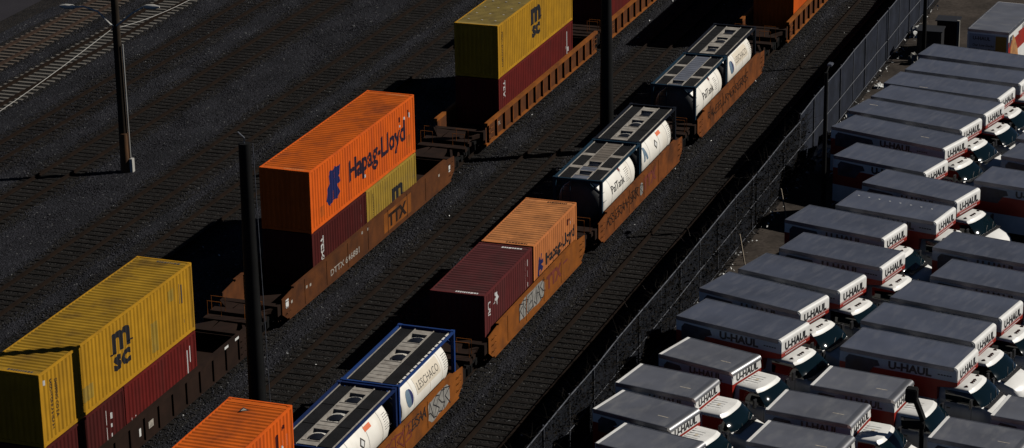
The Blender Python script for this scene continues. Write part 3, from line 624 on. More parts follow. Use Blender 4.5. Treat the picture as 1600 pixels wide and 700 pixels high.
patches(t, sp, [(1.0, .4, 1.5, .9), (11.2, .5, 11.7, 1.1)], 'orange_roof')
t, sp = container('shipping_container', 4.76, 6.06, 2.59, Z1, yA(1), HA[1], 'red2', 'deep red short container with white vertical letters under the large orange one', group=GA)
vert(t, sp, 'TEXU', 'white_mark', 0.95, 2.15, 0.30, 1.45); side_rects(t, sp, [(5.2, .9, 5.25, 2.2), (5.45, 1.9, 5.52, 2.2), (5.45, 1.3, 5.5, 1.7), (5.45, .9, 5.5, 1.1)], 'off_mark')
t, sp = container('shipping_container', 10.88, 6.06, 2.59, Z1, yA(1)-0.055, HA[1], 'yellow_dull', 'short mustard yellow container tucked under the right half of the large orange one', group=GA)
msc(t, sp, 3.1, 0.30, 1.5); vert(t, sp, 'MEDITERRANEAN', 'black_mark', 0.75, 2.2, 0.15, 1.5)
# far yellow
t, sp = container('shipping_container', 29.52, 12.19, 2.9, Z2, yA(2), HA[2], 'yellow', 'farther yellow container with a black logo, dotted dusty roof, cut by the top edge', group=GA, roofmat='dusty_yellow_roof')
msc(t, sp, 5.3, 0.75, 1.75); vert(t, sp, 'MEDITERRANEAN', 'black_mark', 0.65, 2.4, 0.18, 1.9)
md = MB()
for i in range(9):
    for j in range(3): md.box(0.9+i*1.25, -0.8+j*0.75, 2.888, 1.0+i*1.25, -0.7+j*0.75, 2.896)
md.build('roof_patch', M_['off_mark'], t)
t, sp = container('shipping_container', 29.52, 12.19, 2.59, Z1, yA(2), HA[2], 'red', 'long dark red container under the farther yellow one', group=GA)
vert(t, sp, 'TEX', 'white_mark', 0.75, 2.3, 0.26, 0.95); side_rects(t, sp, [(11.4, 1.0, 11.5, 1.25), (11.1, 1.2, 11.16, 1.35), (11.2, .5, 11.24, 2.2)], 'white_mark')
t, sp = container('shipping_container', 48.6, 12.19, 2.59, Z1, yA(2), 0, 'red', 'dark red container at the top edge, last seen on the far train', group=GA)
t, sp = container('shipping_container', 48.6, 12.19, 2.9, Z2, yA(2), 0, 'maroon', 'upper container at the top edge whose black shaded end stands beside the dark pole', group=GA)
# near train
t, sp = container('shipping_container', -30.95, 12.19, 2.9, ZB+2.6, 0.28, 0.0, 'orange', 'bright orange container with ribbed roof cut by the bottom edge', group=GB)
side_rects(t, sp, [(11.25, 1.7, 11.35, 1.95), (11.2, 1.2, 11.3, 1.4), (11.6, 1.55, 11.75, 2.0)], 'label_orange'); side_rects(t, sp, [(10.7, 1.3, 10.95, 2.3), (11.25, 2.3, 11.5, 2.45)], 'red2')
side_rects(t, sp, [(11.2, 1.45, 11.35, 1.75), (10.75, 1.1, 10.82, 1.3)], 'white_mark')
MB().add([(11.1, .35, 2.894), (11.5, .35, 2.894), (11.3, .0, 2.894)], [(0, 1, 2)]).build('warning_sticker', M_['black_mark'], t); MB().add([(11.18, .3, 2.897), (11.42, .3, 2.897), (11.3, .1, 2.897)], [(0, 1, 2)]).build('warning_sticker', M_['off_mark'], t)
t, sp = container('shipping_container', -30.95, 12.19, 2.59, ZB, 0.10, 0.0, 'maroon', 'container hidden under the bright orange one at the bottom edge', group=GB)
t, sp = container('shipping_container', 0.05, 6.10, 2.59, ZB, 0.12, 0.0067, 'maroon', 'short maroon container with white code strips on its roof', group=GB)
vert(t, sp, 'CAI', 'white_mark', 0.55, 2.10, 0.30, 0.62)
side_polys(t, sp, [[(1.15, 1.78), (1.5, 2.0), (1.3, 2.2), (1.6, 2.22), (1.8, 1.9), (1.55, 1.62), (1.5, 1.85)]], 'white_mark')
side_rects(t, sp, [(5.25, .9, 5.31, 1.7), (5.25, 1.75, 5.31, 2.25), (5.55, 1.9, 5.63, 2.2), (5.55, 1.4, 5.6, 1.7), (5.55, .95, 5.63, 1.15)], 'white_mark'); roof_marks(t, 6.1, 2.59)
t, sp = container('shipping_container', 6.30, 6.06, 2.59, ZB, 0.14, 0.0067, 'orange_faded', 'short faded orange container with dark lettering beside the maroon one', group=GB)
side_text(t, sp, 'Hapag-Lloyd', 'black_mark', 1.75, 1.12, 0.55, 0.0, width=4.0, heavy=0.032)
side_polys(t, sp, [[(.62, .95), (.8, .95), (.88, 1.15), (1.0, 1.2), (.95, .98), (1.2, 1.05), (1.3, 1.2), (1.12, 1.35), (1.3, 1.4), (1.34, 1.6), (1.15, 1.55), (1.2, 1.85), (1.05, 1.85), (.95, 1.6), (.9, 1.78), (.7, 1.7), (.66, 1.4)]], 'navy_mark')
side_rects(t, sp, [(4.75, 1.9, 4.85, 2.2), (4.9, 2.05, 5.1, 2.15)], 'red2'); side_rects(t, sp, [(5.15, 1.85, 5.22, 2.0), (5.5, 1.8, 5.56, 2.05)], 'white_mark'); roof_marks(t, 6.06, 2.59, 'rail_dark')
t, sp = container('shipping_container', 52.2, 12.19, 2.59, ZB, 0.0, 0.0, 'orange', 'red orange container peeking in at the top edge on the near train', group=GB)
t, sp = container('shipping_container', 52.2, 12.19, 2.9, ZB+2.62, 0.0, 0.0, 'red', 'upper container beyond the top edge that shades the tank containers behind it', group=GB)

# ------------------------------------------------------------ tank containers
def tank(x0, yc, hd, frame, label, openings, layout, logo):
    t = empty('tank_container', (x0, yc, ZB), hd); tag(t, label, 'tank container', 'tank containers on the near train')
    L, H = 6.06, 2.59; F = M_[frame]
    fr = MB()
    for s in (-1, 1):
        for xa in (0.0, L-0.15): fr.box(xa, s*1.219-(0.15 if s > 0 else 0), 0.0, xa+0.15, s*1.219+(0.15 if s < 0 else 0), H)
        fr.box(0.15, s*1.215-(0.09 if s > 0 else 0), H-0.13, L-0.15, s*1.215+(0.09 if s < 0 else 0), H-0.02)
        fr.box(0.15, s*1.215-(0.09 if s > 0 else 0), 0.02, L-0.15, s*1.215+(0.09 if s < 0 else 0), 0.16)
    for xa in (0.01, L-0.13):
        fr.box(xa, -1.07, H-0.14, xa+0.12, 1.07, H-0.01); fr.box(xa, -1.07, 0.02, xa+0.12, 1.07, 0.18)
        for s in (-1, 1):
            fr.beam((xa+0.06, s*1.07, 0.62), (xa+0.06, s*0.45, 0.15), 0.08, 0.1); fr.beam((xa+0.06, s*1.07, H-0.62), (xa+0.06, s*0.45, H-0.14), 0.08, 0.1)
    fr.build('frame', F, t, bevel=0.01)
    for xa in (0.0, L-0.178):
        for s in (-1, 1):
            for za in (-0.003, H-0.115): MB().box(xa-0.002, s*1.222-(0.162 if s > 0 else 0), za, xa+0.18, s*1.222+(0.162 if s < 0 else 0), za+0.118).build('corner_casting', F, t)
    # vessel with dished ends
    R_ = 1.165; zc = 1.27; prof = [(0.22, 0.0), (0.24, 0.35), (0.30, 0.72), (0.40, 0.96), (0.56, 1.10), (0.78, R_)]
    st = prof+[(L-x, q) for x, q in reversed(prof)]; n = 40; v = []; fs = []
    for x, q in st: v += [(x, q*math.cos(2*math.pi*k/n), zc+q*math.sin(2*math.pi*k/n)) for k in range(n)]
    for i in range(len(st)-1): fs += [(i*n+k, i*n+(k+1) % n, (i+1)*n+(k+1) % n, (i+1)*n+k) for k in range(n)]
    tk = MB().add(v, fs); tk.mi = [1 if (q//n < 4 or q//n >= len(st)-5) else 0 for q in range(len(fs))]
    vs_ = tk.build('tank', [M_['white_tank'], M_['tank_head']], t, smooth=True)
    def arc_decal(name, shapes, m, off=0.006):
        """x along, s = arc height above the side's mid height, on the -y side"""
        bm = bmesh.new()
        for vv, ff in shapes:
            bv = [bm.verts.new((x, s, 0)) for x, s in vv]
            for q in ff:
                try: bm.faces.new([bv[i] for i in q])
                except ValueError: pass
        for k in range(-8, 10):
            bmesh.ops.bisect_plane(bm, geom=bm.verts[:]+bm.edges[:]+bm.faces[:], plane_co=(0, k*0.12, 0), plane_no=(0, 1, 0))
        for q in bm.verts:
            a_ = q.co.y/R_; q.co = Vector((q.co.x, -(R_+off)*math.cos(a_), zc+(R_+off)*math.sin(a_)))
        me = bpy.data.meshes.new(name); bm.to_mesh(me); bm.free(); me.materials.append(m); o = bpy.data.objects.new(name, me); COL.objects.link(o); o.parent = vs_; return o
    def T(s, m, x, a_, size, bold=0.01, width=None, name='lettering'):
        vv, ff = text_geo(s, size, bold, width); arc_decal(name, [([(x+p[0], a_+p[1]) for p in vv], ff)], M_[m], 0.009)
    seams = MB()
    for xx in (1.7, 3.4, 4.7):
        seams.add([(xx+dx, (R_+0.004)*math.cos(2*math.pi*k/n), zc+(R_+0.004)*math.sin(2*math.pi*k/n)) for dx in (0, 0.035) for k in range(n)], [(k, (k+1) % n, n+(k+1) % n, n+k) for k in range(n)])
    seams.build('cladding_band', M_['tank_grey'] if logo != 'les' else M_['tan_mark'], vs_, smooth=True)
    rg = random.Random(int(x0*10)); fine = []
    for k in range(7):
        a_ = 0.62-k*0.10; x = 4.95 if logo != 'pal' else 3.95
        for _ in range(3):
            w_ = rg.uniform(0.03, 0.17); fine.append(([(x, a_), (x+w_, a_), (x+w_, a_+0.028), (x, a_+0.028)], [(0, 1, 2, 3)])); x += w_+0.06
    arc_decal('data_plate_text', fine, M_['faded_black'], 0.007)
    if logo == 'les':
        arc_decal('backing_patch', [([(2.05, 0.12), (4.55, 0.12), (4.55, 0.82), (2.05, 0.82)], [(0, 1, 2, 3)])], M_['tan_mark'], 0.006)
        T('LESCHACO', 'faded_black', 2.2, 0.25, 0.34, -0.004, width=2.2)
        el = lambda cx, cz, rx, rz, k0=0, k1=24: [(cx+rx*math.cos(2*math.pi*k/24), cz+rz*math.sin(2*math.pi*k/24)) for k in range(k0, k1)]
        arc_decal('logo', [(el(1.30, 0.28, 0.34, 0.36), [tuple(range(24))])], M_['blue_mark'], 0.006)
        arc_decal('logo', [(el(1.42, 0.28, 0.22, 0.34, -6, 7), [tuple(range(13))])], M_['navy_mark'], 0.010)
    elif logo == 'pal':
        T('PalTank', 'black_mark', 1.75, 0.10, 0.40, 0.004, width=1.95)
        arc_decal('emblem', [([(3.5+0.17*math.cos(a_)*(1 if i % 2 else .45), 0.82+0.17*math.sin(a_)*(1 if i % 2 else .45)) for i, a_ in enumerate([2*math.pi*k/16 for k in range(16)])], [tuple(range(16))])], M_['red_mark'], 0.007)
        arc_decal('placard_outline', [([(.5, .1), (.85, .1), (.85, .14), (.5, .14)], [(0, 1, 2, 3)]), ([(.5, .5), (.85, .5), (.85, .54), (.5, .54)], [(0, 1, 2, 3)])], M_['tank_grey'], 0.007)
    elif logo == 'orange':
        arc_decal('warning_label', [([(3.35, 0.60), (3.95, 0.60), (3.95, 0.80), (3.35, 0.80)], [(0, 1, 2, 3)])], M_['label_orange'], 0.006)
        arc_decal('placard', [([(2.6, 0.35), (2.85, 0.6), (3.1, 0.35), (2.85, 0.1)], [(0, 1, 2, 3)])], M_['faded_black'], 0.006)
        arc_decal('placard_face', [([(2.7, 0.35), (2.85, 0.5), (3.0, 0.35), (2.85, 0.2)], [(0, 1, 2, 3)])], M_['white_mark'], 0.010)
        arc_decal('logo', [([(.75, .05), (1.0, .75), (1.2, .7), (1.45, .05), (1.2, .05), (1.1, .35), (.95, .05)], [tuple(range(7))])], M_['blue_mark'], 0.006)
    ld = MB()
    for yy in (0.35, 0.72): ld.beam((-0.03, yy, 0.2), (-0.03, yy, H-0.1), 0.03, 0.03)
    for k in range(8): ld.beam((-0.03, 0.35, 0.4+k*0.26), (-0.03, 0.72, 0.4+k*0.26), 0.025, 0.025)
    ld.build('ladder', F, t)
    vv_ = MB().cyl((L-0.05, -0.1, 0.35), (L+0.0, -0.1, 0.35), 0.16, 14); vv_.tube([(L-0.3, -0.1, 0.35), (L-0.05, -0.1, 0.35)], 0.07, 8); vv_.build('outlet_valve', M_['steel'], t)
    # walkway on top
    zt = H-0.10
    for s in (-1, 1):
        g = MB(); ya, yb = (0.42, 1.0)
        if layout == 'pal':
            for k in range(3):
                xa = 0.25+k*1.9; g.box(xa, min(s*ya, s*yb), zt, xa+1.55, max(s*ya, s*yb), zt+0.035)
        else:
            nseg = 3 if layout == 'three' else 1
            for k in range(nseg):
                w_ = (L-0.6)/nseg; g.box(0.3+k*w_, min(s*ya, s*yb), zt, 0.3+(k+1)*w_-0.05, max(s*ya, s*yb), zt+0.035)
        g.build('walkway_grating', M_['grating'], t)
        e_ = MB(); e_.box(0.25, min(s*0.385, s*0.415), zt, L-0.25, max(s*0.385, s*0.415), zt+0.05); e_.box(0.25, min(s*1.02, s*1.05), zt, L-0.25, max(s*1.02, s*1.05), zt+0.05)
        if layout == 'pal':
            for k in range(2): xa = 0.25+k*1.9+1.55; e_.box(xa, min(s*0.42, s*1.0), zt, xa+0.34, max(s*0.42, s*1.0), zt+0.036)
        e_.build('walkway_edge', M_['panel'], t)
    e_ = MB()
    for k in range(14): e_.box(0.4+k*0.38, -1.122, zt+0.005, 0.4+k*0.38+0.27, -1.052, zt+0.085)
    if layout == 'solid': e_.build('rung_strip', M_['white_tank'], t)
    # centre run: panels and openings
    segs = sorted(openings); x = 0.3; pm = ['panel', 'panel_grey', 'panel_brown']
    def panel_run(xa, xb):
        if xb-xa < 0.1: return
        pn = MB()
        n_ = max(1, round((xb-xa)/0.36)); w_ = (xb-xa)/n_
        for k in range(n_):
            mi = 0 if layout != 'pal' else (1 if (xa < 2.6) else 2)
            pn.box(xa+k*w_, -0.38, zt+rg.uniform(0, .012), xa+(k+1)*w_-0.035, 0.38, zt+0.04, mi)
        pn.build('walkway_panel', [M_['panel'], M_['panel_grey'], M_['panel_brown']], t)
    for xo, w_ in segs:
        panel_run(x, xo); x = xo+w_
    panel_run(x, L-0.3)
    for xo, w_ in segs:
        bx = MB()
        for (a0, b0, a1, b1) in ((xo, -.38, xo+w_, -.33), (xo, .33, xo+w_, .38), (xo, -.33, xo+.05, .33), (xo+w_-.05, -.33, xo+w_, .33)): bx.box(a0, b0, zt-0.16, a1, b1, zt+0.05)
        sb = bx.build('spill_box', M_['panel'], t)
        lid = MB(); cx = xo+w_/2; lid.cyl((cx, -0.03, zt-0.12), (cx, -0.03, zt-0.02), 0.29, 18); lid.tube([(cx, -0.03, zt-0.02), (cx, -0.03, zt+0.02)], [0.26, 0.12], 18)
        lo = lid.build('manway_lid', M_['navy_frame'], sb, smooth=True)
        bo = MB()
        for k in range(8): a_ = 2*math.pi*k/8; bo.cyl((cx+.33*math.cos(a_), -.03+.31*math.sin(a_), zt-.13), (cx+.33*math.cos(a_), -.03+.31*math.sin(a_), zt-.04), 0.028, 6)
        bo.build('lid_bolts', M_['steel'], sb)
    return t
o3 = [(0.65, 1.1), (2.4, 1.2), (4.2, 1.0)]
tank(-16.0, 0, 0, 'dark_blue_frame', 'blue framed tank container with three roof hatches and an orange sticker', o3, 'three', 'orange')
tank(-9.85, -0.04, 0, 'blue_frame', 'blue framed tank container with dashed white roof edge next to the coupling gap', [(2.4, 1.2), (4.35, 1.0)], 'solid', 'les')
tank(15.50, -0.03, 0, 'teal_frame', 'tank container with teal rails and grey roof panels behind the faded orange container', [(0.75, 0.7), (2.05, 0.85)], 'pal', 'pal')
tank(21.63, -0.03, 0, 'navy_frame', 'black framed tank container with three hatches and an orange sticker', o3, 'three', 'orange')
tank(31.25, -0.03, 0, 'teal_frame', 'tank container with brown roof panels and bold black name, nearer of the farthest pair', [(0.45, 0.7)], 'pal', 'pal')
tank(37.38, -0.03, 0, 'navy_frame', 'farthest tank container, dark frame with open hatches and a white lid', o3, 'three', 'les')

# ------------------------------------------------------------ poles
def pole(name, x, y, h, r0, r1, m, label, cat='pole', nseg=6, lean=(0, 0)):
    t = empty(name, (x, y, GZ)); tag(t, label, cat)
    pts = [(lean[0]*k/nseg, lean[1]*k/nseg, h*k/nseg) for k in range(nseg+1)]
    MB().tube(pts, [r0+(r1-r0)*k/nseg for k in range(nseg+1)], 14).build('shaft', m, t, smooth=True); return t
pl = pole('utility_pole', 18.72, 25.45, 12.5, 0.24, 0.17, M_['wood'], 'dark wooden lamp pole with two curved lamp arms and a rusty sleeve', 'utility pole')
MB().tube([(0.0, -0.33, 0.0), (0.0, -0.30, 6.8)], 0.035, 6).build('conduit', M_['conduit'], pl, smooth=True)
MB().tube([(-0.03, -0.02, 0.0), (-0.03, -0.02, 2.1)], [0.27, 0.25], 14).build('pole_sleeve', M_['rust_sleeve'], pl, smooth=True)
MB().box(-0.12, -0.46, 0.0, 0.12, -0.30, 0.75).build('junction_box', M_['conduit'], pl)
for s, pts in ((1, [(-.55, .15, 7.9), (-.8, .7, 8.55), (-1.15, 1.4, 8.82), (-1.4, 1.75, 8.8)]), (-1, [(-.45, -.2, 7.85), (-.1, -1.0, 8.5), (.05, -1.6, 8.85)])):
    pts = [(0, 0, 7.7)]+[(p[0]*.6, p[1], p[2]) for p in pts]
    arm = MB().tube(pts, 0.05, 8).build('lamp_arm', M_['conduit'], pl, smooth=True)
    a_ = Vector(pts[-1]); d_ = Vector((-.12*s, s*1.0, 0.02)).normalized()
    hd_ = MB().tube([a_, a_+d_*0.15, a_+d_*0.55, a_+d_*0.85], [0.05, 0.12, 0.13, 0.05], 10).build('lamp_head', M_['conduit'], pl, smooth=True)
g = MB()
for k, dx in enumerate((-0.5, 0.5)): g.beam((dx*0.5, -0.25*0, 9.5+k*0.0), (dx, -0.1, 9.5), 0.05, 0.05)
g.build('bracket', M_['black'], pl)
w_ = MB(); 
def cable(name, p0, p1, sag, rad, m, label):
    pts = []
    for k in range(21):
        t_ = k/20; p = Vector(p0).lerp(Vector(p1), t_); p.z -= sag*4*t_*(1-t_); pts.append(p)
    o = MB().tube(pts, rad, 5).build(name, m, smooth=True); tag(o, label, 'cable', 'overhead cables'); return o
cable('overhead_cable', (18.6, 25.5, 7.5), (1.35, 25.35, 6.35), 0.15, 0.013, M_['conduit'], 'thin pale cable dropping left from the wooden lamp pole over the pale sleepers')
cable('overhead_cable', (18.8, 25.3, 7.45), (36.0, 25.35, 7.3), 0.55, 0.013, M_['conduit'], 'thin pale cable running from the wooden lamp pole to the upper right')
p1 = pole('steel_pole', -13.1, 3.15, 13.6, 0.37, 0.22, M_['black'], 'tall black pole standing in front of the orange double stack', 'pole')
MB().tube([(0.12, -0.52, 0.0), (0.08, -0.30, 13.6)], 0.016, 6).build('cable_run', M_['galv'], p1)
MB().tube([(0, 0, 13.6), (0, 0.0, 13.8), (0.0, 0.25, 14.0)], 0.03, 6).build('finial', M_['galv'], p1)
p2 = pole('steel_pole', 29.1, 2.9, 14.2, 0.38, 0.20, M_['black'], 'black pole between the trains, cut by the top edge of the picture', 'pole')
l1 = pole('street_lamp', 21.7, -10.35, 7.5, 0.12, 0.09, M_['black'], 'thin dark lamp post by the fence beside the back of the parked trucks', 'street lamp')
MB().tube([(0, 0, 7.45), (0.35, 0.0, 7.62), (0.8, 0.0, 7.66)], 0.04, 8).build('lamp_arm', M_['black'], l1)
MB().box(0.55, -0.12, 7.62, 1.0, 0.12, 7.74).build('lamp_head', M_['alu'], l1, bevel=0.03)
l2 = pole('street_lamp', 50.2, -9.4, 9.0, 0.13, 0.09, M_['black'], 'thin dark post at the far end of the fence near the cabinets', 'street lamp')
MB().tube([(0, 0, 8.95), (0.35, 0, 9.1), (0.8, 0, 9.15)], 0.04, 8).build('lamp_arm', M_['black'], l2)

# ------------------------------------------------------------ fence
def fence(xa, xb, y, h, scr, label, step=3.0, mid=1.35, low=0.18):
    t = empty('chain_link_fence', (xa, y, GZ)); tag(t, label, 'fence')
    n = round((xb-xa)/step); rg = random.Random(int(xa*7+3)); hh = [h+rg.uniform(-0.05, 0.05) for _ in range(n+1)]
    for k in range(n+1):
        x = k*(xb-xa)/n; MB().cyl((x, 0, 0), (x, 0, hh[k]+0.08), 0.035, 8).build('post', M_['galv'], t, smooth=True)
    for nm, z, rad in (('top_rail', None, 0.024), ('middle_rail', mid, 0.020), ('bottom_rail', low, 0.016)):
        MB().tube([(k*(xb-xa)/n, -0.03, (hh[k] if z is None else z+rg.uniform(-.03, .03))) for k in range(n+1)], rad, 6).build(nm, M_['galv'], t)
    mb = MB(); 
    for k in range(n):
        x0_, x1_ = k*(xb-xa)/n, (k+1)*(xb-xa)/n; m_ = 8
        for j in range(m_):
            a0, a1 = x0_+(x1_-x0_)*j/m_, x0_+(x1_-x0_)*(j+1)/m_
            f0, f1 = hh[k]+(hh[k+1]-hh[k])*j/m_, hh[k]+(hh[k+1]-hh[k])*(j+1)/m_
            y0_, y1_ = 0.03*math.sin(a0*3.1)+0.03, 0.03*math.sin(a1*3.1)+0.03
            mb.add([(a0, y0_, 0.05), (a1, y1_, 0.05), (a1, y1_, f1-0.04), (a0, y0_, f0-0.04), (a0, y0_+0.006, 0.05), (a1, y1_+0.006, 0.05), (a1, y1_+0.006, f1-0.04), (a0, y0_+0.006, f0-0.04)],
                   [(0, 1, 2, 3), (7, 6, 5, 4), (3, 2, 6, 7)])
    mb.build('screen_fabric', scr, t); return t
fence(28.6, 100, -7.47, 3.12, M_['screen'], 'tall fence with blue grey screening beside the parked trucks, upper stretch')
fence(-32.0, 28.45, -7.47, 2.78, M_['screen_dark'], 'lower dark fence overgrown with dry vines along the near truck rows')
# weeds and vines
def twigs(name, n, box, lmin, lmax, rad, m, seed, lab, cat, upb=0.7):
    rg = random.Random(seed); mb = MB()
    for i in range(n):
        x = rg.uniform(box[0], box[1]); y = rg.uniform(box[2], box[3]); z = rg.uniform(box[4], box[5]); l = rg.uniform(lmin, lmax)
        d_ = Vector((rg.gauss(0, 1), rg.gauss(0, .6), abs(rg.gauss(0, upb)))).normalized(); p = Vector((x, y, z)); q = p+d_*l*0.5; q2 = q+(d_+Vector((rg.gauss(0, .4), rg.gauss(0, .4), rg.gauss(0, .4)))).normalized()*l*0.5
        mb.tube([p, q, q2], [rad, rad*.8, rad*.4], 3, cap=False)
    o = mb.build(name, m); tag(o, lab, cat, kind='stuff')
twigs('weeds', 5200, (-16, 60, -7.1, -5.3, GZ, GZ+0.1), 0.15, 0.7, 0.010, M_['twig'], 2, 'dark dry weeds on the verge between track and fence', 'weeds')
twigs('vines', 3000, (-16, 30, -7.62, -7.30, GZ, 2.6), 0.25, 1.0, 0.010, M_['twig'], 5, 'tangled dark vines on the near fence', 'vines')
twigs('dry_stems', 90, (-16, 45, -7.3, -5.2, GZ, GZ+1.2), 0.3, 1.3, 0.009, M_['twig_pale'], 8, 'scattered pale dry stems along the fence', 'dry stems', 0.3)
def leaf_litter(name, n, box, s0, s1, m, seed, lab, cat):
    rg = random.Random(seed); mb = MB()
    for i in range(n):
        x = rg.uniform(box[0], box[1]); y = rg.uniform(box[2], box[3]); z = rg.uniform(box[4], box[5]); s = rg.uniform(s0, s1)
        a_ = Vector((rg.gauss(0, 1), rg.gauss(0, 1), rg.gauss(0, .5))).normalized()*s; b_ = a_.cross(Vector((rg.gauss(0, 1), rg.gauss(0, 1), rg.gauss(0, 1))).normalized())
        p = Vector((x, y, z)); mb.add([p-a_, p-b_*.6, p+a_, p+b_*.6+Vector((0, 0, s*.3))], [(0, 1, 2), (0, 2, 3)])
    o = mb.build(name, m); tag(o, lab, cat, kind='stuff')
leaf_litter('vine_leaves', 9000, (-16, 30, -7.65, -7.25, GZ, 2.5), 0.03, 0.09, M_['twig'], 11, 'dark dead leaves caught on the near fence', 'leaves')
leaf_litter('litter', 260, (-16, 62, -6, 17, GZ+0.03, GZ+0.08), 0.03, 0.09, M_['white_mark'], 12, 'tiny scraps of pale litter scattered on the ballast', 'litter')
leaf_litter('fence_litter', 260, (8, 62, -8.1, -7.6, GZ+0.03, GZ+0.25), 0.03, 0.12, M_['bag'], 13, 'bits of white plastic trash along the foot of the fence', 'litter')
# bags and bundles along the fence
def lump(name, x, y, sx, sy, sz, m, label, cat, seed, group=None, rz=0):
    bm = bmesh.new(); bmesh.ops.create_icosphere(bm, subdivisions=3, radius=1)
    from mathutils import noise
    for v in bm.verts:
        k = 1+0.45*noise.noise(v.co*2.1+Vector((seed, 0, 0)))+0.25*noise.noise(v.co*5+Vector((0, seed, 0)))
        v.co = Vector((v.co.x*sx*k, v.co.y*sy*k, max(-0.25, v.co.z)*sz*k+sz*0.25))
    me = bpy.data.meshes.new(name); bm.to_mesh(me); bm.free(); me.materials.append(m); o = bpy.data.objects.new(name, me); COL.objects.link(o)
    o.location = (x, y, GZ+0.02); o.rotation_euler = (0, 0, rz); tag(o, label, cat, group); return o
GBG = 'plastic bags dumped along the fence'
lump('tarp_bundle', 31.6, -7.95, 1.25, 0.38, 0.34, M_['bag_grey'], 'long grey tarp bundle lying against the fence left of the lamp post', 'bundle', 3)
lump('plastic_bag', 34.3, -8.05, .34, .3, .34, M_['bag'], 'crumpled white bag beside the lamp post, lower of two', 'bag', 5, GBG)
lump('plastic_bag', 35.3, -8.1, .42, .3, .38, M_['bag'], 'larger crumpled white bag just above the one at the lamp post', 'bag', 9, GBG)
lump('plastic_bag', 37.6, -8.0, .3, .28, .3, M_['bag'], 'grey white bag third along the fence from the lamp post', 'bag', 14, GBG)
lump('plastic_bag', 40.2, -7.95, .22, .2, .2, M_['bag'], 'small white bag halfway along the fence towards the far post', 'bag', 18, GBG)
lump('plastic_bag', 55.2, -8.0, .55, .4, .45, M_['bag'], 'biggest white bag, by the fence near the far post', 'bag', 21, GBG)
lump('plastic_bag', 44.3, -8.1, .4, .25, .18, M_['bag'], 'flat white sheet by the fence opposite the dark truck backs', 'bag', 25, GBG)
lump('plastic_bag', 28.8, -8.4, .16, .2, .35, M_['bag_grey'], 'grey bag half hidden left of the lamp post near the tarp', 'bag', 29, GBG)
lump('white_bucket', 3.1, -8.2, .2, .2, .42, M_['bag'], 'white bucket behind the last long truck in the fence row', 'bucket', 31)
def stake(x, y, lean, h, label):
    o = MB().beam((0, 0, 0), (lean[0], lean[1], h), 0.06, 0.05).build('wooden_stake', M_['stake']); o.location = (x, y, GZ); tag(o, label, 'stake', 'thin stakes behind the fence')
stake(21.6, -8.6, (0.15, .35, 0), 1.5, 'thin pale stake leaning in the dark gap behind the trucks, upper one')
stake(15.0, -8.3, (0.12, .3, 0), 1.45, 'thin pale stake near the bottom of the fence, lower one')
# cabinets at the far end
cb = empty('metal_cabinet', (51.6, -9.5, GZ), 0.05); tag(cb, 'dark metal cabinet at the far end of the fence under the post', 'cabinet')
MB().box(-0.6, -0.7, 0, 0.6, 0.7, 1.5).build('cabinet_body', M_['plastic'], cb, bevel=0.02); MB().box(-0.66, -0.76, 1.5, 0.66, 0.76, 1.56).build('lid', M_['plastic'], cb); MB().box(-0.615, -0.3, 0.5, -0.602, 0.4, 0.8).build('vent_panel', M_['galv'], cb)
cb = empty('equipment_shed', (53.3, -10.3, GZ), 0.05); tag(cb, 'small red brown board panel with a pale end post beside the dark cabinet', 'shed')
MB().box(-0.5, -0.45, 0, 0.5, 0.7, 1.7).build('shed_body', M_['panel_red'], cb); MB().box(-0.6, -0.62, 0, -0.4, -0.47, 1.8).build('corner_post', M_['concrete'], cb); MB().box(-0.58, -0.6, 1.7, 0.58, 0.8, 1.76).build('roof', M_['plastic'], cb)
cb = lump('rubble_pile', 49.4, -9.0, .35, .3, .5, M_['concrete'], 'pale lump of concrete at the foot of the dark cabinet', 'rubble', 40)
sheet('lane_line', [(43.2, -9.7), (43.3, -9.75), (42.6, -12.2), (42.5, -12.15)], GZ+0.019, M_['off_mark'])

# foreground floodlight pole in the lot
fx, fy = -6.1, -20.75
fp = empty('camera_pole', (fx, fy, GZ)); tag(fp, 'black pole with floodlight and box silhouetted among the small trucks at the bottom', 'pole')
FP = fp

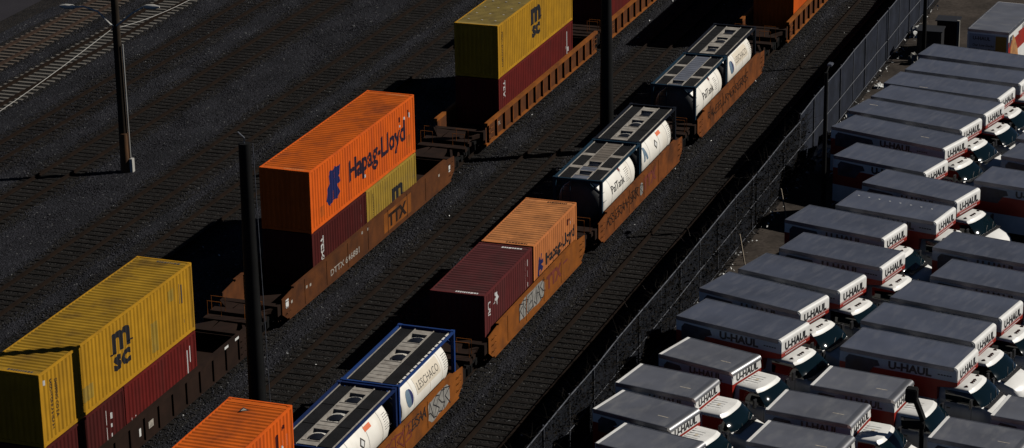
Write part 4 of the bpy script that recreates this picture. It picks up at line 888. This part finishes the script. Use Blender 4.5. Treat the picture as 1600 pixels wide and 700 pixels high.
# ------------------------------------------------------------ trucks
TG = 0.0
def ring(x0, x1, w_, bulge, nf=10, r=0.10):
    pts = [(x0, -w_)]
    for k in range(1, 7): pts.append((x0+(x1-bulge-x0)*k/6, -w_))
    for k in range(1, nf):
        y = -w_+2*w_*k/nf; pts.append((x1-bulge*abs(y/w_)**3.2, y))
    for k in range(6, -1, -1): pts.append((x0+(x1-bulge-x0)*k/6, w_))
    return pts
def make_truck(kind):
    """origin at the rear centre of the cargo box on the ground, +x forward"""
    big = kind != '10'
    L, W, H = {'15': (4.90, 1.17, 3.22), '20': (6.32, 1.17, 3.22), '10': (3.44, 1.07, 2.85)}[kind]
    t = empty('box_truck', (0, 0, 0)); tag(t, 'x', 'box truck')
    zb = 0.95 if big else 0.85
    att = 0.80 if big else 0.0; za = 2.45; zr = 2.64 if big else 2.34; zlow = 1.80 if big else 1.2
    # cargo box: outline in xz swept across
    rr = 0.13
    arc = [(L-rr+rr*math.sin(q), H-rr+rr*math.cos(q)) for q in [math.pi/2*k/5 for k in range(6)]]
    if big: out = [(0, zb), (0, H)]+arc+[(L, zr), (L, za+0.03), (L-0.04, za-0.01), (L-0.25, za-0.05), (L-att, za-0.12), (L-att, zb)]
    else: out = [(0, zb), (0, H)]+arc+[(L, zr), (L, zb)]
    n = len(out); bm = bmesh.new()
    va = [bm.verts.new((x, -W, z)) for x, z in out]; vb = [bm.verts.new((x, W, z)) for x, z in out]
    bm.faces.new(va); bm.faces.new(vb[::-1])
    for i in range(n): bm.faces.new((va[i], vb[i], vb[(i+1) % n], va[(i+1) % n]))
    bmesh.ops.recalc_face_normals(bm, faces=bm.faces)
    ed = [e_ for e_ in bm.edges if abs(e_.verts[0].co.y-e_.verts[1].co.y) < 1e-6 and min(e_.verts[0].co.z, e_.verts[1].co.z) > za and (e_.verts[0].co.z > H-0.2 or e_.verts[0].co.x > L-0.01)]
    bmesh.ops.bevel(bm, geom=ed, offset=0.045, segments=3, affect='EDGES', clamp_overlap=True)
    bmesh.ops.bisect_plane(bm, geom=bm.verts[:]+bm.edges[:]+bm.faces[:], plane_co=(0, 0, zr), plane_no=(0, 0, 1))
    bmesh.ops.bisect_plane(bm, geom=bm.verts[:]+bm.edges[:]+bm.faces[:], plane_co=(0, 0, zlow), plane_no=(0, 0, 1))
    for f_ in bm.faces:
        c_ = f_.calc_center_median(); f_.smooth = True
        f_.material_index = 1 if (zlow < c_.z < zr and c_.x > 0.01) else 0
    me = bpy.data.meshes.new('cargo_box'); bm.to_mesh(me); bm.free(); me.materials.append(M_['white']); me.materials.append(M_['truck_red']); me.set_sharp_from_angle(angle=math.radians(35))
    o = bpy.data.objects.new('cargo_box', me); COL.objects.link(o); o.parent = t; box = o
    # roof skin and rails
    MB().box(0.10 if not big else 0.05, -W+0.06, H-0.004, L-0.16, W-0.06, H+0.006).build('roof_skin', M_['roof15' if big else 'roof10'], box)
    for s in (-1, 1):
        MB().box(0.02, min(s*(W-0.055), s*(W+0.012)), H-0.16, L-0.14, max(s*(W-0.055), s*(W+0.012)), H+0.012).build('side_rail', M_['alu'] if big else M_['alu'], box, bevel=0.012)
    if big:
        MB().box(-0.012, -W+0.0, H-0.14, 0.05, W, H+0.010).build('rear_header', M_['alu'], box, bevel=0.01)
    else:
        MB().box(-0.014, -W-0.004, H-0.10, 0.15, W+0.004, H+0.014).build('rear_header', M_['white'], box, bevel=0.02)
        pr = [(L-0.38, H-0.0)]+[(L-0.16+0.175*math.sin(q), H-0.16+0.178*math.cos(q)) for q in [math.pi/2*k/7 for k in range(8)]]+[(L-0.02, H-0.16)]
        k = len(pr); MB().add([(x, y, z) for y in (-W-0.008, W+0.008) for x, z in pr], [(i, i+1, k+i+1, k+i) for i in range(k-1)]+[tuple(range(k)), tuple(range(2*k-1, k-1, -1))]).build('nose_trim', M_['silver'], box, smooth=True)
    # graphics on both sides
    for s in (-1, 1):
        ax = (1, 0, 0) if s < 0 else (-1, 0, 0); yy = s*(W+0.005)
        X = lambda x: x if s < 0 else L-x-0.0
        if kind == '10': x0_, sz, wd, zt_ = 1.45, 0.27, 1.50, 2.40
        else: x0_, sz, wd, zt_ = (L-0.8)*0.50, 0.31, 1.80, 2.71
        if s > 0: xx = x0_+wd
        else: xx = x0_
        text_on('lettering', 'U-HAUL', M_['black_mark'], box, (xx, yy, zt_), ax, (0, 0, 1), sz, 0.045, width=wd)
        gx0, gx1 = 0.25, x0_-0.35
        pic = MB(); y_ = yy; pic.add([(gx0, y_, zr-0.35), (gx1*0.7, y_, zr-0.35), (gx1*0.85, y_, zr+0.02), (gx1, y_, zr+0.10), (gx1-0.1, y_, H-0.26), (gx0+0.15, y_, H-0.22), (gx0, y_, H-0.4)], [(0, 1, 2, 3, 4, 5, 6)]); pic.build('side_picture', M_['mural_dark'], box)
        sm = MB()
        for q in range(5): sm.add([(x0_+wd+0.25+q*0.12, yy, zt_+0.12), (x0_+wd+0.34+q*0.12, yy, zt_+0.12), (x0_+wd+0.34+q*0.12, yy, zt_+0.17), (x0_+wd+0.25+q*0.12, yy, zt_+0.17)], [(0, 1, 2, 3)])
        if big: sm.build('small_text', M_['faded_black'], box)
    # front lettering
    fz = (zr+0.075, 0.32) if big else (2.40, 0.28)
    text_on('front_lettering', 'U-HAUL', M_['black_mark'], box, (L+0.005, -W*0.74, fz[0]), (0, 1, 0), (0, 0, 1), fz[1], 0.05, width=W*1.52)
    if big:
        v = MB()
        for q in range(16): v.add([(L+0.005, -W*0.72+q*0.105, zr-0.115), (L+0.005, -W*0.72+q*0.105+0.08, zr-0.115), (L+0.005, -W*0.72+q*0.105+0.08, zr-0.065), (L+0.005, -W*0.72+q*0.105, zr-0.065)], [(0, 1, 2, 3)])
        v.build('front_small_text', M_['white_mark'], box)
        MB().box(L+0.001, -W+0.05, zr+0.022, L+0.006, W-0.05, zr+0.045).build('pinstripe', M_['truck_red'], box)
    # rear door
    d_ = MB(); 
    for q in range(6): za_ = zb+0.12+q*(H-zb-0.35)/6; d_.box(-0.02, -W+0.12, za_, 0.0, W-0.12, za_+(H-zb-0.35)/6-0.015)
    d_.build('rear_door', M_['white'], box)
    MB().box(-0.10, -W+0.05, 0.55, 0.02, W-0.05, 0.72).build('rear_bumper', M_['alu'], t, bevel=0.02)
    for s in (-1, 1): MB().box(-0.03, s*(W-0.10)-0.05, 0.80, -0.002, s*(W-0.10)+0.05, 0.94).build('tail_light', M_['truck_red'], t)
    MB().box(0.2, -0.45, 0.55, L+0.9, 0.45, 0.82).build('chassis', M_['black'], t)
    # cab
    cx = L-att if big else L
    zg, zr_ = (1.70, 2.23) if big else (1.70, 2.24)
    if big: b0, b1, rx, wb, wt, nose = cx, cx+1.92, cx+1.30, 0.99, 0.84, cx+2.80
    else: b0, b1, rx, wb, wt, nose = cx+0.02, cx+1.62, cx+1.06, 0.98, 0.84, cx+2.50
    LV = (0.0, 0.06, 0.16, 0.28, 0.42, 0.56, 0.70, 0.88, 1.0); levels = [(zg-0.02+(zr_-zg+0.02)*q, q) for q in LV]
    def R(lv): return ring(b0, b1+(rx-b1)*lv+0.05*4*lv*(1-lv), wb+(wt-wb)*lv+0.02*4*lv*(1-lv), 0.13)
    rings = [[(x, y, z) for x, y in R(lv)] for z, lv in levels]; N = len(rings[0]); nf = 10
    shell, ws, sw = MB(), MB(), {-1: MB(), 1: MB()}
    NL = len(LV)
    for li in range(NL-1):
        for k in range(N):
            k2 = (k+1) % N; q = [rings[li][k], rings[li][k2], rings[li+1][k2], rings[li+1][k]]
            front = 6 <= k < 6+nf; right = 1 <= k < 6; left = 6+nf < k+1 <= 6+nf+5+0
            if 0 < li < NL-2 and front: ws.add(q, [(0, 1, 2, 3)])
            elif 0 < li < NL-2 and right: sw[-1].add(q, [(0, 1, 2, 3)])
            elif 0 < li < NL-2 and left: sw[1].add(q, [(0, 1, 2, 3)])
            else: shell.add(q, [(0, 1, 2, 3)])
    # crowned roof
    top = rings[-1]; cxm = (b0+rx)/2
    r1 = [(cxm+(x-cxm)*0.93, y*0.93, zr_+0.055) for x, y, z in top]; r2_ = [(cxm+(x-cxm)*0.5, y*0.5, zr_+0.085) for x, y, z in top]
    for A_, B_ in ((top, r1), (r1, r2_)):
        for k in range(N): shell.add([A_[k], A_[(k+1) % N], B_[(k+1) % N], B_[k]], [(0, 1, 2, 3)])
    shell.add(r2_, [tuple(range(N))])
    def weld(ob):
        bm = bmesh.new(); bm.from_mesh(ob.data); bmesh.ops.remove_doubles(bm, verts=bm.verts, dist=0.0005); bmesh.ops.recalc_face_normals(bm, faces=bm.faces); bm.to_mesh(ob.data); bm.free()
        ob.data.polygons.foreach_set('use_smooth', [True]*len(ob.data.polygons)); ob.data.set_sharp_from_angle(angle=math.radians(40)); return ob
    cab = weld(shell.build('cab_roof', M_['white'], t))
    weld(ws.build('windshield', M_['glass'], t))
    for s in (-1, 1): weld(sw[s].build('side_window', M_['glass'], t))
    # lower body and hood as a loft of sections
    secs = [(b0, 0.50, zg, wb), (b1-0.25, 0.50, zg, wb), (b1+0.05, 0.48, zg-0.03, wb*0.99), ((b1+nose)/2+0.1, 0.48, zg-0.20, wb*0.95), (nose-0.12, 0.48, zg-0.38, wb*0.90), (nose, 0.50, zg-0.58, wb*0.84)]
    v = []; fs = []; pr = lambda zb_, zt_, w__: [(-w__*0.96, zb_), (-w__, zb_+0.25), (-w__, zt_-0.14), (-w__*0.93, zt_-0.03), (-w__*0.55, zt_+0.012), (0, zt_+0.03), (w__*0.55, zt_+0.012), (w__*0.93, zt_-0.03), (w__, zt_-0.14), (w__, zb_+0.25), (w__*0.96, zb_)]
    for x, z0_, z1_, w__ in secs: v += [(x-(0.14*abs(y/w__)**3 if x > b1 else 0), y, z) for y, z in pr(z0_, z1_, w__)]
    m = 11
    for i in range(len(secs)-1): fs += [(i*m+k, i*m+(k+1) % m, (i+1)*m+(k+1) % m, (i+1)*m+k) for k in range(m)]
    fs += [tuple(range(m)), tuple((len(secs)-1)*m+k for k in range(m-1, -1, -1))]
    body = MB().add(v, fs).build('cab_body', M_['white'], t, smooth=True)
    cw = MB().box(b1-0.12, -wb*0.86, zg-0.015, b1+0.14, wb*0.86, zg+0.012).build('cowl', M_['plastic'], body)
    MB().box(nose-0.10, -0.55, 0.70, nose+0.02, 0.55, zg-0.66).build('grille', M_['plastic'], t, bevel=0.02)
    MB().box(nose-0.12, -wb*0.92, 0.42, nose+0.12, wb*0.92, 0.60).build('front_bumper', M_['silver'] if big else M_['plastic'], t, bevel=0.03)
    for s in (-1, 1):
        MB().box(nose-0.22, s*0.72-0.14, 0.72, nose-0.02, s*0.72+0.14, 0.94).build('headlight', M_['lens'], t, bevel=0.02)
        mr = MB(); mr.box(b1-0.55, s*1.22-0.10, zg-0.0, b1-0.47, s*1.22+0.10, zg+0.36); mr.beam((b1-0.5, s*wb, zg+0.1), (b1-0.5, s*1.14, zg+0.18), 0.03, 0.03); mr.build('side_mirror', M_['plastic'], t, bevel=0.012)
        dl = MB(); dl.box(b0+0.25, s*(wb+0.001)-0.003, 0.55, b0+0.265, s*(wb+0.001)+0.003, zg-0.1); dl.box(b0+1.35, s*(wb+0.001)-0.003, 0.55, b0+1.365, s*(wb+0.001)+0.003, zg-0.1); dl.box(b0+0.35, s*(wb+0.01)-0.012, zg-0.25, b0+0.5, s*(wb+0.01)+0.012, zg-0.21); dl.build('door_trim', M_['plastic'], body)
        st_ = MB()
        for q in range(3): st_.box(b0+0.3, s*(wb+0.0035)-0.002, 0.66+q*0.09, b0+1.25, s*(wb+0.0035)+0.002, 0.70+q*0.09)
        st_.build('door_stripes', M_['truck_red'], body)
    for y in (-0.35, 0.25): 
        MB().tube([(b1+0.02, y, zg+0.02), (b1-0.10, y+0.22, zg+0.10), (b1-0.2, y+0.5, zg+0.20)], 0.009, 4).build('wiper', M_['plastic'], t)
    if big:
        for y in (-0.62, -0.16, 0.0, 0.16, 0.62):
            xx = rx-0.26-0.10*(abs(y)/0.8)**2; MB().tube([(xx-0.06, y, zr_+0.07), (xx+0.02, y, zr_+0.105), (xx+0.06, y, zr_+0.06)], [0.03, 0.042, 0.03], 6).build('marker_light', M_['amber'], t)
    else:
        rb = MB()
        for y in (-0.5, -0.3, -0.1, 0.1, 0.3, 0.5): rb.box(b0+0.12, y-0.014, zr_+0.066 if abs(y) > .4 else zr_+0.072, rx-0.35, y+0.014, zr_+0.080 if abs(y) > .4 else zr_+0.096)
        rb.build('roof_rib', M_['white'], t)
        MB().box(rx-0.62, -0.13, zr_+0.098, rx-0.5, 0.05, zr_+0.103).build('roof_sticker', M_['tan_mark'], t)
    # wheels
    for xw, dual in ((0.95 if kind == '10' else 1.25 if kind == '15' else 1.6, True), (b1+0.28, False)):
        for s in (-1, 1):
            yo = (W-0.04)*s if dual else (wb-0.02)*s; wd = 0.46 if dual else 0.24; yi = yo-s*wd
            prf = [(0, 0.30), (0, 0.36), (0.03, 0.385), (wd-0.03, 0.385), (wd, 0.36), (wd, 0.30)]
            v = []; fs = []; nn = 22
            for a_, q in prf: v += [(xw+q*math.cos(2*math.pi*k/nn), yo-s*a_, 0.385+q*math.sin(2*math.pi*k/nn)) for k in range(nn)]
            for i in range(5): fs += [(i*nn+k, i*nn+(k+1) % nn, (i+1)*nn+(k+1) % nn, (i+1)*nn+k) for k in range(nn)]
            w2 = MB(); w2.cyl((xw, yo-s*0.04, 0.385), (xw, yi+s*0.04, 0.385), 0.22, 18); wh = w2.build('wheel', M_['silver'], t, smooth=True)
            MB().add(v, fs).build('tyre', M_['tyre'], wh, smooth=True)
            if dual is False:
                ar = MB(); ar.tube([(xw+0.46*math.cos(q), s*(wb-0.01), 0.42+0.46*math.sin(q)) for q in [math.pi*k/10 for k in range(11)]], 0.03, 5); ar.build('wheel_arch', M_['plastic'], body)
    return t
PROTO = {}
PL = [
('c1','20',41.54,-11.20,-100.0,'long slate roofed truck at the far end of the fence row by the sideways one'),
('c2','20',38.54,-11.10,-98.7,'second long truck from the far end of the fence row'),
('c3','20',35.81,-10.58,-100.0,'third long truck from the far end of the fence row'),
('c4','20',33.31,-10.54,-103.5,'fourth long truck from the far end of the fence row'),
('c5','20',30.63,-9.94,-104.9,'fifth long truck in the fence row, with a pale scuff near its rear corner'),
('c6','20',27.78,-9.86,-107.7,'nearest of the long trucks by the lamp post, side lettering partly visible'),
('c7','15',23.41,-10.97,-105.7,'medium truck in the fence row directly right of the thin lamp post foot'),
('c8','15',19.91,-13.17,-106.8,'truck set forward in the fence row, behind the one with white dots on its roof'),
('c9','15',16.50,-12.61,-101.5,'truck with a row of small white dots along its roof'),
('c10','15',13.92,-10.97,-104.0,'truck in the fence row whose rear is closest to the upper pale stake'),
('c11','15',10.31,-11.62,-103.0,'truck with a slightly browner roof in the middle of the fence row'),
('c12','15',7.31,-10.66,-105.8,'truck in the fence row next to the lower pale stake, third from its near end'),
('c13','15',4.65,-9.72,-107.1,'second from the near end of the medium trucks in the fence row'),
('c14','15',1.36,-9.67,-105.6,'nearest medium truck of the fence row, black name readable on its shaded side'),
('d1','10',-1.96,-9.88,-106.5,'short truck in the fence row right in front of the last medium truck'),
('d2','10',-5.18,-9.00,-100.1,'second short truck of the fence row, with a dent glint on its front roof corner'),
('d3','10',-7.86,-9.03,-104.6,'short truck farthest left in the picture'),
('d4','10',-10.79,-10.06,-103.0,'short truck cut by the bottom edge at the left end of the fence row'),
('m1','15',28.53,-18.70,-102.0,'truck at the right edge showing only a sliver of roof, topmost of the middle row'),
('m2','15',25.66,-18.52,-103.0,'second truck down the right edge, a triangle of roof in the middle row'),
('m3','15',21.74,-17.92,-101.0,'right edge truck whose red and white shaded side faces an empty gap'),
('m4','15',12.37,-17.89,-102.0,'middle row truck just below the empty gap, cut by the right edge'),
('m5','15',8.93,-18.48,-102.0,'middle row truck second below the empty gap, cut by the right edge'),
('m6','15',6.00,-17.41,-102.3,'middle row truck third below the empty gap, its front cap at the right edge'),
('m7','15',3.11,-16.81,-101.2,'middle row truck just behind the one with the crinkled roof corner'),
('m8','15',0.17,-16.62,-99.9,'nearest medium truck of the middle row, name readable on its whole shaded side'),
('e1','10',-3.16,-16.16,-97.9,'short truck whose front name is partly hidden by the black pole'),
('e2','10',-5.95,-15.10,-97.2,'short truck in the middle row left of the black pole'),
('e3','10',-8.96,-15.18,-98.0,'short middle row truck cut by the bottom edge'),
('f1','10',-3.91,-23.24,-98.0,'short truck cut by the right edge at the bottom'),
('f2','10',-6.60,-21.42,-98.0,'short truck at the bottom right below the bright windshield glint'),
]
for i, (n_, kd, x, y, h, lab) in enumerate(PL):
    if kd not in PROTO: PROTO[kd] = make_truck(kd); o = PROTO[kd]
    else: o = copy_tree(PROTO[kd])
    o.location = (x, y, GZ+0.02); o.rotation_euler = (0, 0, math.radians(h)); tag(o, lab, 'box truck', 'moving trucks parked in the lot')
    if n_ == 'c9':
        bxo = [c_ for c_ in o.children if c_.name.startswith('cargo_box')][0]
        d_ = MB()
        for k in range(8): d_.box(0.35+k*0.52, 0.52-0.02*k, 3.2262, 0.43+k*0.52, 0.57-0.02*k, 3.230)
        d_.build('roof_spots', M_['white_mark'], bxo)
    if n_ in ('c5', 'c6', 'd1', 'c3'):
        bxo = [c_ for c_ in o.children if c_.name.startswith('cargo_box')][0]; H_ = 3.2262 if kd != '10' else 2.8562
        q = {'c5': (0.5, .3), 'c6': (4.4, -.1), 'd1': (2.4, -.3), 'c3': (1.9, -1.0)}[n_]
        MB().box(q[0], q[1], H_, q[0]+0.45, q[1]+0.06, H_+0.003).build('roof_scuff', M_['off_mark'], bxo)
# sideways truck at the top right
o = copy_tree(PROTO['20']); o.location = (46.05, -13.75, GZ+0.02); o.rotation_euler = (0, 0, math.radians(-5.5)); tag(o, 'truck parked sideways at the top right, its lettered back door facing the camera', 'box truck', 'moving trucks parked in the lot')
bx = [c_ for c_ in o.children if c_.name.startswith('cargo_box')][0]
for c_ in list(bx.children):
    if c_.name.startswith('rear_door') or (c_.name.startswith('side_picture')) or c_.name.startswith('roof_skin'): bpy.data.objects.remove(c_)
MB().box(0.05, -1.11, 3.216, 6.16, 1.11, 3.226).build('roof_skin', M_['roof10'], bx)
MB().box(-0.02, -0.42, 1.2, 0.0, 1.05, 2.98).build('rear_door', M_['door_grey'], bx); MB().box(-0.022, -1.05, 1.2, 0.0, -0.44, 2.95).build('rear_panel', M_['door_yellow'], bx)
for s_t, z_, sz, wd in (('U-HAUL', 2.66, 0.20, 1.0), ('Our Low Decks', 2.30, 0.13, 1.2), ('Make Your Move', 2.06, 0.13, 1.3), ('Easier', 1.82, 0.13, .6)):
    text_on('lettering', s_t, M_['black_mark'], bx, (-0.026, 0.85, z_), (0, -1, 0), (0, 0, 1), sz, 0.03, width=wd)
pc = MB().add([(0.3, -1.176, 1.0), (2.3, -1.176, 1.0), (2.0, -1.176, 1.8), (1.4, -1.176, 2.5), (0.9, -1.176, 2.9), (0.5, -1.176, 2.3)], [tuple(range(6))]).build('side_picture', M_['mural_orange'], bx)
pc = MB().add([(0.1, -1.178, 2.3), (0.4, -1.178, 2.4), (0.85, -1.178, 2.92), (0.2, -1.178, 2.9)], [tuple(range(4))]).build('side_picture', M_['mural_dark'], bx)
pc = MB().add([(2.3, -1.178, 2.1), (5.0, -1.178, 2.1), (5.0, -1.178, 2.7), (2.0, -1.178, 2.8)], [tuple(range(4))]).build('side_panel', M_['truck_red'], bx)

# foreground pole parts
MB().tube([(0, 0, 0), (0, 0, 2.9)], [0.10, 0.08], 10).build('shaft', M_['black'], FP, smooth=True)
MB().box(-0.15, -0.1, 2.5, 0.15, 0.70, 2.78).build('camera_box', M_['black'], FP, bevel=0.03)
MB().beam((0, -0.05, 2.85), (0.12, 0.30, 3.60), 0.16, 0.18).build('arm', M_['black'], FP)
MB().box(-0.1, 0.22, 3.50, 0.30, 0.66, 4.05).build('floodlight', M_['black'], FP, bevel=0.04)
